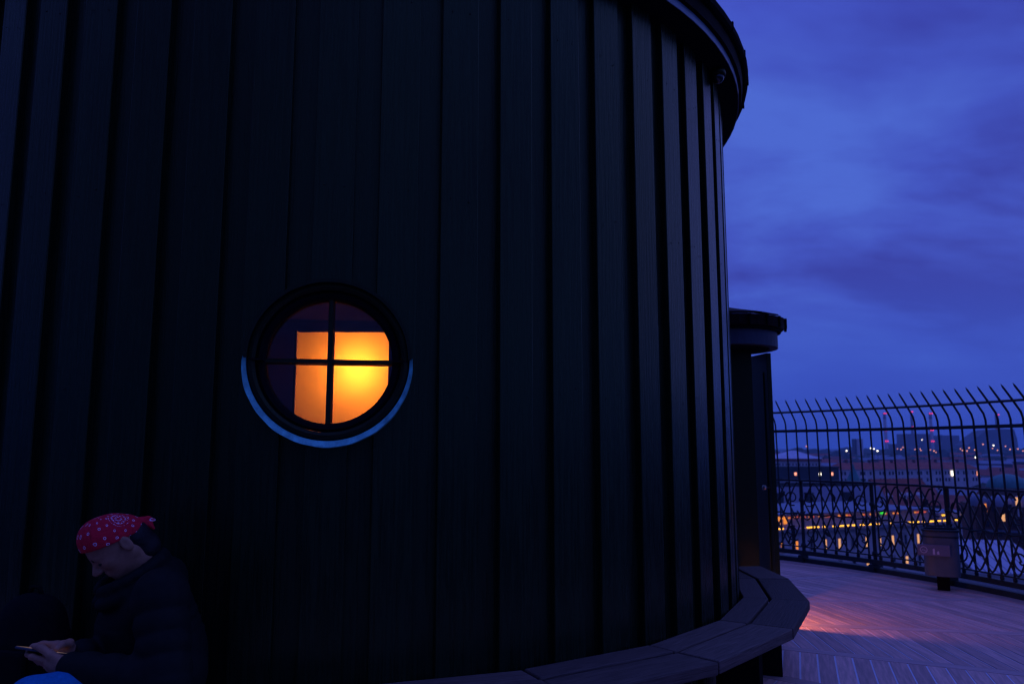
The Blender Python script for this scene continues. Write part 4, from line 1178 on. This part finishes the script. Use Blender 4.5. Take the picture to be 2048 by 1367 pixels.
for a, e_, w_ in ((shL, elL, wrL), (shR, elR, wrR)):
    body.cone(chest + (a - chest) * 0.5, a, 0.06, 0.055, 0.04); body.cone(a, e_, 0.05, 0.040, 0.02); body.cone(e_, w_, 0.038, 0.027, 0.02)
for hp_, kn, an in ((hipL, knL, anL), (hipR, knR, anR)):
    body.cone(hp_, kn, 0.072, 0.052, 0.03); body.cone(kn, an, 0.050, 0.036, 0.02)
# left hand: palm and four fingers under the phone, thumb along its near edge
body.cone(wrL, PP(0.066, -0.034, -0.026), 0.027, 0.027, 0.015)
body.cone(PP(0.085, -0.030, -0.030), PP(0.052, -0.006, -0.038), 0.024, 0.021, 0.015)
fr4 = [0.0105, 0.0098, 0.0088, 0.0078]
for pts in (((.052, -.034, -.024), (-.012, -.026, -.020), (-.044, .006, -.016), (-.046, .036, -.004)),
            ((.052, -.024, -.032), (.000, -.010, -.027), (-.024, .022, -.020), (-.022, .043, -.004)),
            ((.054, -.012, -.038), (.016, .004, -.033), (.000, .030, -.024), (.004, .045, -.005)),
            ((.060, .000, -.040), (.034, .014, -.035), (.024, .034, -.026), (.026, .044, -.010))):
    body.chain([PP(*p) for p in pts], fr4)
body.chain([PP(.095, -.050, -.018), PP(.060, -.058, -.004), PP(.022, -.050, .010), PP(-.012, -.036, .012)], [.016, .0135, .0115, .009])
# right hand: palm behind the phone, fingers round its far edge, thumb coming down on the screen
body.cone(wrR, PP(0.032, 0.066, 0.014), 0.027, 0.025, 0.015)
body.cone(PP(0.050, 0.062, 0.004), PP(0.010, 0.068, 0.016), 0.022, 0.020, 0.015)
for pts in (((.006, .064, .026), (-.034, .058, .020), (-.056, .044, .008), (-.062, .034, -.010)),
            ((.010, .070, .014), (-.030, .066, .006), (-.046, .048, -.012), (-.034, .030, -.016)),
            ((.016, .074, .002), (-.018, .070, -.010), (-.024, .048, -.030), (-.012, .030, -.038)),
            ((.026, .076, -.008), (.004, .070, -.024), (.004, .050, -.040), (.012, .034, -.046))):
    body.chain([PP(*p) for p in pts], fr4)
body.chain([PP(.058, .060, .016), PP(.060, .038, .036), PP(.052, .012, .030), PP(.046, -.004, .012)], [.016, .0135, .0115, .009])
feetp = (hipL + hipR) / 2
person = empty('person', (float(feetp[0]), float(feetp[1]), 0.45))
tag(person, 'person in red bandana and dark puffer jacket bent over a phone', 'person')
inv = Matrix.Translation((-float(feetp[0]), -float(feetp[1]), -0.45))
def wear(name, fld, m, parent=person):
    o = link(name, fld.mesh(name, m), parent)
    o.matrix_parent_inverse = inv
    return o
wear('body', body, skin)
# bandana: cloth over the skull, cut along the brow and above the ears
bd = Field(HP(0, 0, 0) - 0.22, HP(0, 0, 0) + 0.22, 0.0045)
bd.ell(HP(0.012, 0, 0.030), hs(0.097, 0.087, 0.088), AX, 0.01)
bd.ell(HP(0.036, 0, 0.072), hs(0.060, 0.070, 0.056), AX, 0.025)
bd.ell(HP(-0.045, 0.0, 0.010), hs(0.060, 0.068, 0.058), AX, 0.02)
pA = HP(0.005, 0, 0.022)
n1_ = np.array(HU * 0.935 - HF * 0.355)
sl, X, Y, Z = bd.sub(HP(0, 0, 0) - 0.3, HP(0, 0, 0) + 0.3, 0)
d1 = (X - pA[0]) * n1_[0] + (Y - pA[1]) * n1_[1] + (Z - pA[2]) * n1_[2]
bd.F = np.maximum(bd.F, -d1).astype(np.float32)
bd.ell(HP(-0.104, 0.0, 0.004), hs(0.016, 0.018, 0.014), AX, 0.012)
bd.chain([HP(-0.106, 0.005, 0.006), HP(-0.122, 0.012, -0.004), HP(-0.134, 0.018, -0.024)], [0.010, 0.010, 0.005])
bd.chain([HP(-0.106, 0.008, 0.0), HP(-0.112, 0.020, -0.022), HP(-0.112, 0.026, -0.046)], [0.010, 0.011, 0.006])
wear('bandana', bd, bandana_mat())
hf = Field(HP(0, 0, 0) - 0.2, HP(0, 0, 0) + 0.2, 0.005)
hf.ell(HP(-0.046, 0, -0.012), hs(0.056, 0.066, 0.054), AX, 0.01)
hf.cone(HP(-0.045, 0, -0.03), HP(-0.050, 0, -0.085), 0.058, 0.056, 0.03)
for s_ in (-1, 1):
    hf.cone(HP(0.004, s_ * 0.0715, 0.016), HP(0.006, s_ * 0.071, -0.012), 0.005, 0.003, 0.006)
wear('hair', hf, hairm)
el_ = Field(HP(0.09, 0, 0) - 0.08, HP(0.09, 0, 0) + 0.08, 0.0025)
for s_ in (-1, 1):
    el_.chain([HP(0.088, s_ * 0.022, -0.008), HP(0.090, s_ * 0.033, -0.010), HP(0.083, s_ * 0.044, -0.007)], [0.0028, 0.0034, 0.0026])
wear('eyelashes', el_, hairm)
eb = Field(HP(0.08, 0, 0.02) - 0.09, HP(0.08, 0, 0.02) + 0.09, 0.003)
for s_ in (-1, 1):
    eb.chain([HP(0.096, s_ * 0.012, 0.013), HP(0.094, s_ * 0.030, 0.018), HP(0.078, s_ * 0.048, 0.012)], [0.005, 0.0055, 0.003])
wear('eyebrows', eb, hairm)
# puffer jacket
jk = Field((jlo[0], jlo[1], 0.44), jhi, 0.008)
jk.cone(neckb + np.array((0, 0, -0.02)), chest, 0.105, 0.158, 0.05, quilt=(2, 0.010))
jk.cone(chest, belly, 0.160, 0.152, 0.04, quilt=(3, 0.012)); jk.cone(belly, feetp, 0.152, 0.165, 0.04, quilt=(2, 0.010)); jk.cone(hipL + np.array((0.03, 0.02, 0)), hipR + np.array((0.03, -0.02, 0)), 0.115, 0.115, 0.04)
for a, e_, w_ in ((shL, elL, wrL), (shR, elR, wrR)):
    jk.cone(chest + (a - chest) * 0.55, a, 0.10, 0.085, 0.05)
    jk.cone(a, e_, 0.082, 0.074, 0.025, quilt=(4, 0.011)); jk.cone(e_, w_ + (e_ - w_) * 0.02, 0.074, 0.043, 0.02, quilt=(4, 0.009))
cc = W(262, 1158, 2.535)
ring = [cc + np.array(F0_ * (0.100 * math.cos(a))) + np.array(Vector((-F0_.y, F0_.x, 0)) * (0.098 * math.sin(a))) + np.array((0, 0, 0.026 - 0.058 * math.cos(a))) for a in [2 * math.pi * i / 20 for i in range(21)]]
for i in range(20):
    if i in (0, 19): continue
    jk.cone(ring[i], ring[i + 1], 0.021, 0.021, 0.012)
    jk.cone(ring[i] - np.array((0, 0, 0.045)), ring[i + 1] - np.array((0, 0, 0.045)), 0.024, 0.024, 0.012)
hd = W(335, 1150, 2.60)
jk.ell(hd, (0.055, 0.10, 0.06), None, 0.05)
jk.ell(HP(0.012, 0, 0.0), hs(0.098, 0.084, 0.096), AX, 0.008, True)
wear('jacket', jk, puffer)
tr_ = Field((jlo[0], jlo[1], 0.05), (jhi[0], jhi[1], 0.86), 0.008)
for hp_, kn, an in ((hipL, knL, anL), (hipR, knR, anR)):
    tr_.cone(hp_, kn, 0.080, 0.073, 0.03); tr_.cone(kn, an, 0.068, 0.054, 0.02)
tr_.cone(hipL, hipR, 0.085, 0.085, 0.03)
wear('trousers', tr_, jeans)
for an, dr in ((anL, np.array((-0.13, -0.08, -0.08))), (anR, np.array((-0.20, -0.06, -0.045)))):
    sh = Field(an - 0.30, an + 0.30, 0.008)
    sh.cone(an + np.array((0, 0, -0.01)), an + dr * 0.25 + np.array((0, 0, -0.03)), 0.050, 0.046, 0.02); sh.cone(an + dr * 0.1 + np.array((0, 0, -0.03)), an + dr, 0.044, 0.036, 0.02)
    sl, X, Y, Z = sh.sub(an - 0.3, an + 0.3, 0)
    sh.F = np.maximum(sh.F, (an[2] - 0.080) - Z + 0 * X + 0 * Y).astype(np.float32)
    wear('shoe', sh, shoe_m)
# phone, held
ph_ = empty('phone', PO)
ph_.rotation_mode = 'QUATERNION'
ph_.rotation_quaternion = Matrix((pu, pv, pn)).transposed().to_quaternion()
tag(ph_, 'dark smartphone held in both hands by the person in the red bandana', 'phone')
b = MB(); b.box(-0.0725, 0.0725, -0.036, 0.036, -0.004, 0.0038); b.build('case', mat('blue_black_phone_case', (0.02, 0.035, 0.06), 0.4, 0.4), ph_, bevel=0.003)
b = MB(); b.box(-0.069, 0.069, -0.033, 0.033, 0.0041, 0.0046); b.build('screen', mat('phone_glass', (0.01, 0.01, 0.012), 0.08, 0.5, emit=(1.0, 0.62, 0.55), estr=0.10), ph_)

# dark bag on the bench, behind the hands
bg_ = Field((-0.16, -0.16, -0.02), (0.24, 0.20, 0.52), 0.008)
bg_.ell((0.04, 0.02, 0.17), (0.145, 0.115, 0.17), None, 0.02); bg_.ell((0.03, 0.02, 0.30), (0.115, 0.085, 0.08), None, 0.05)
sl, X, Y, Z = bg_.sub((-1, -1, -1), (1, 1, 1), 0); bg_.F = np.maximum(bg_.F, 0.006 - Z + 0 * X + 0 * Y).astype(np.float32)
bx = pol(2.97, -24.2, 0.453)
bag = empty('rucksack', bx, ROT0 + rad(-24.2) + math.pi / 2)
tag(bag, 'slumped dark rucksack on the bench beside the seated person', 'rucksack')
bagm = mat('dark_bag_cloth', (0.005, 0.006, 0.006), 0.85, 0.08, var=0.25, scale=30, bump=0.002)
link('sack', bg_.mesh('sack', bagm), bag)
b = MB(); b.tube([(0.0, 0.02, 0.36), (0.02, 0.02, 0.40), (0.05, 0.02, 0.40), (0.07, 0.02, 0.36)], 0.008, 8); b.build('handle', bagm, bag, True)
b = MB(); b.box(-0.05, 0.13, -0.118, -0.085, 0.05, 0.20); b.build('pocket', bagm, bag, bevel=0.02)

# ================================================================== evening haze over the city
hz = MB(); hz.box(-3000, 6000, -400, 6500, -37.0, 130.0)
hm = bpy.data.materials.new('evening_haze'); hm.use_nodes = True
t = hm.node_tree; t.nodes.clear()
o_ = t.nodes.new("ShaderNodeOutputMaterial"); pvn = t.nodes.new("ShaderNodeVolumePrincipled")
pvn.inputs["Color"].default_value = (0.55, 0.78, 1.0, 1); pvn.inputs["Density"].default_value = 0.00016
pvn.inputs["Anisotropy"].default_value = 0.2
t.links.new(pvn.outputs[0], o_.inputs["Volume"])
hzo = hz.build('haze', hm)
tag(hzo, kind='stuff')
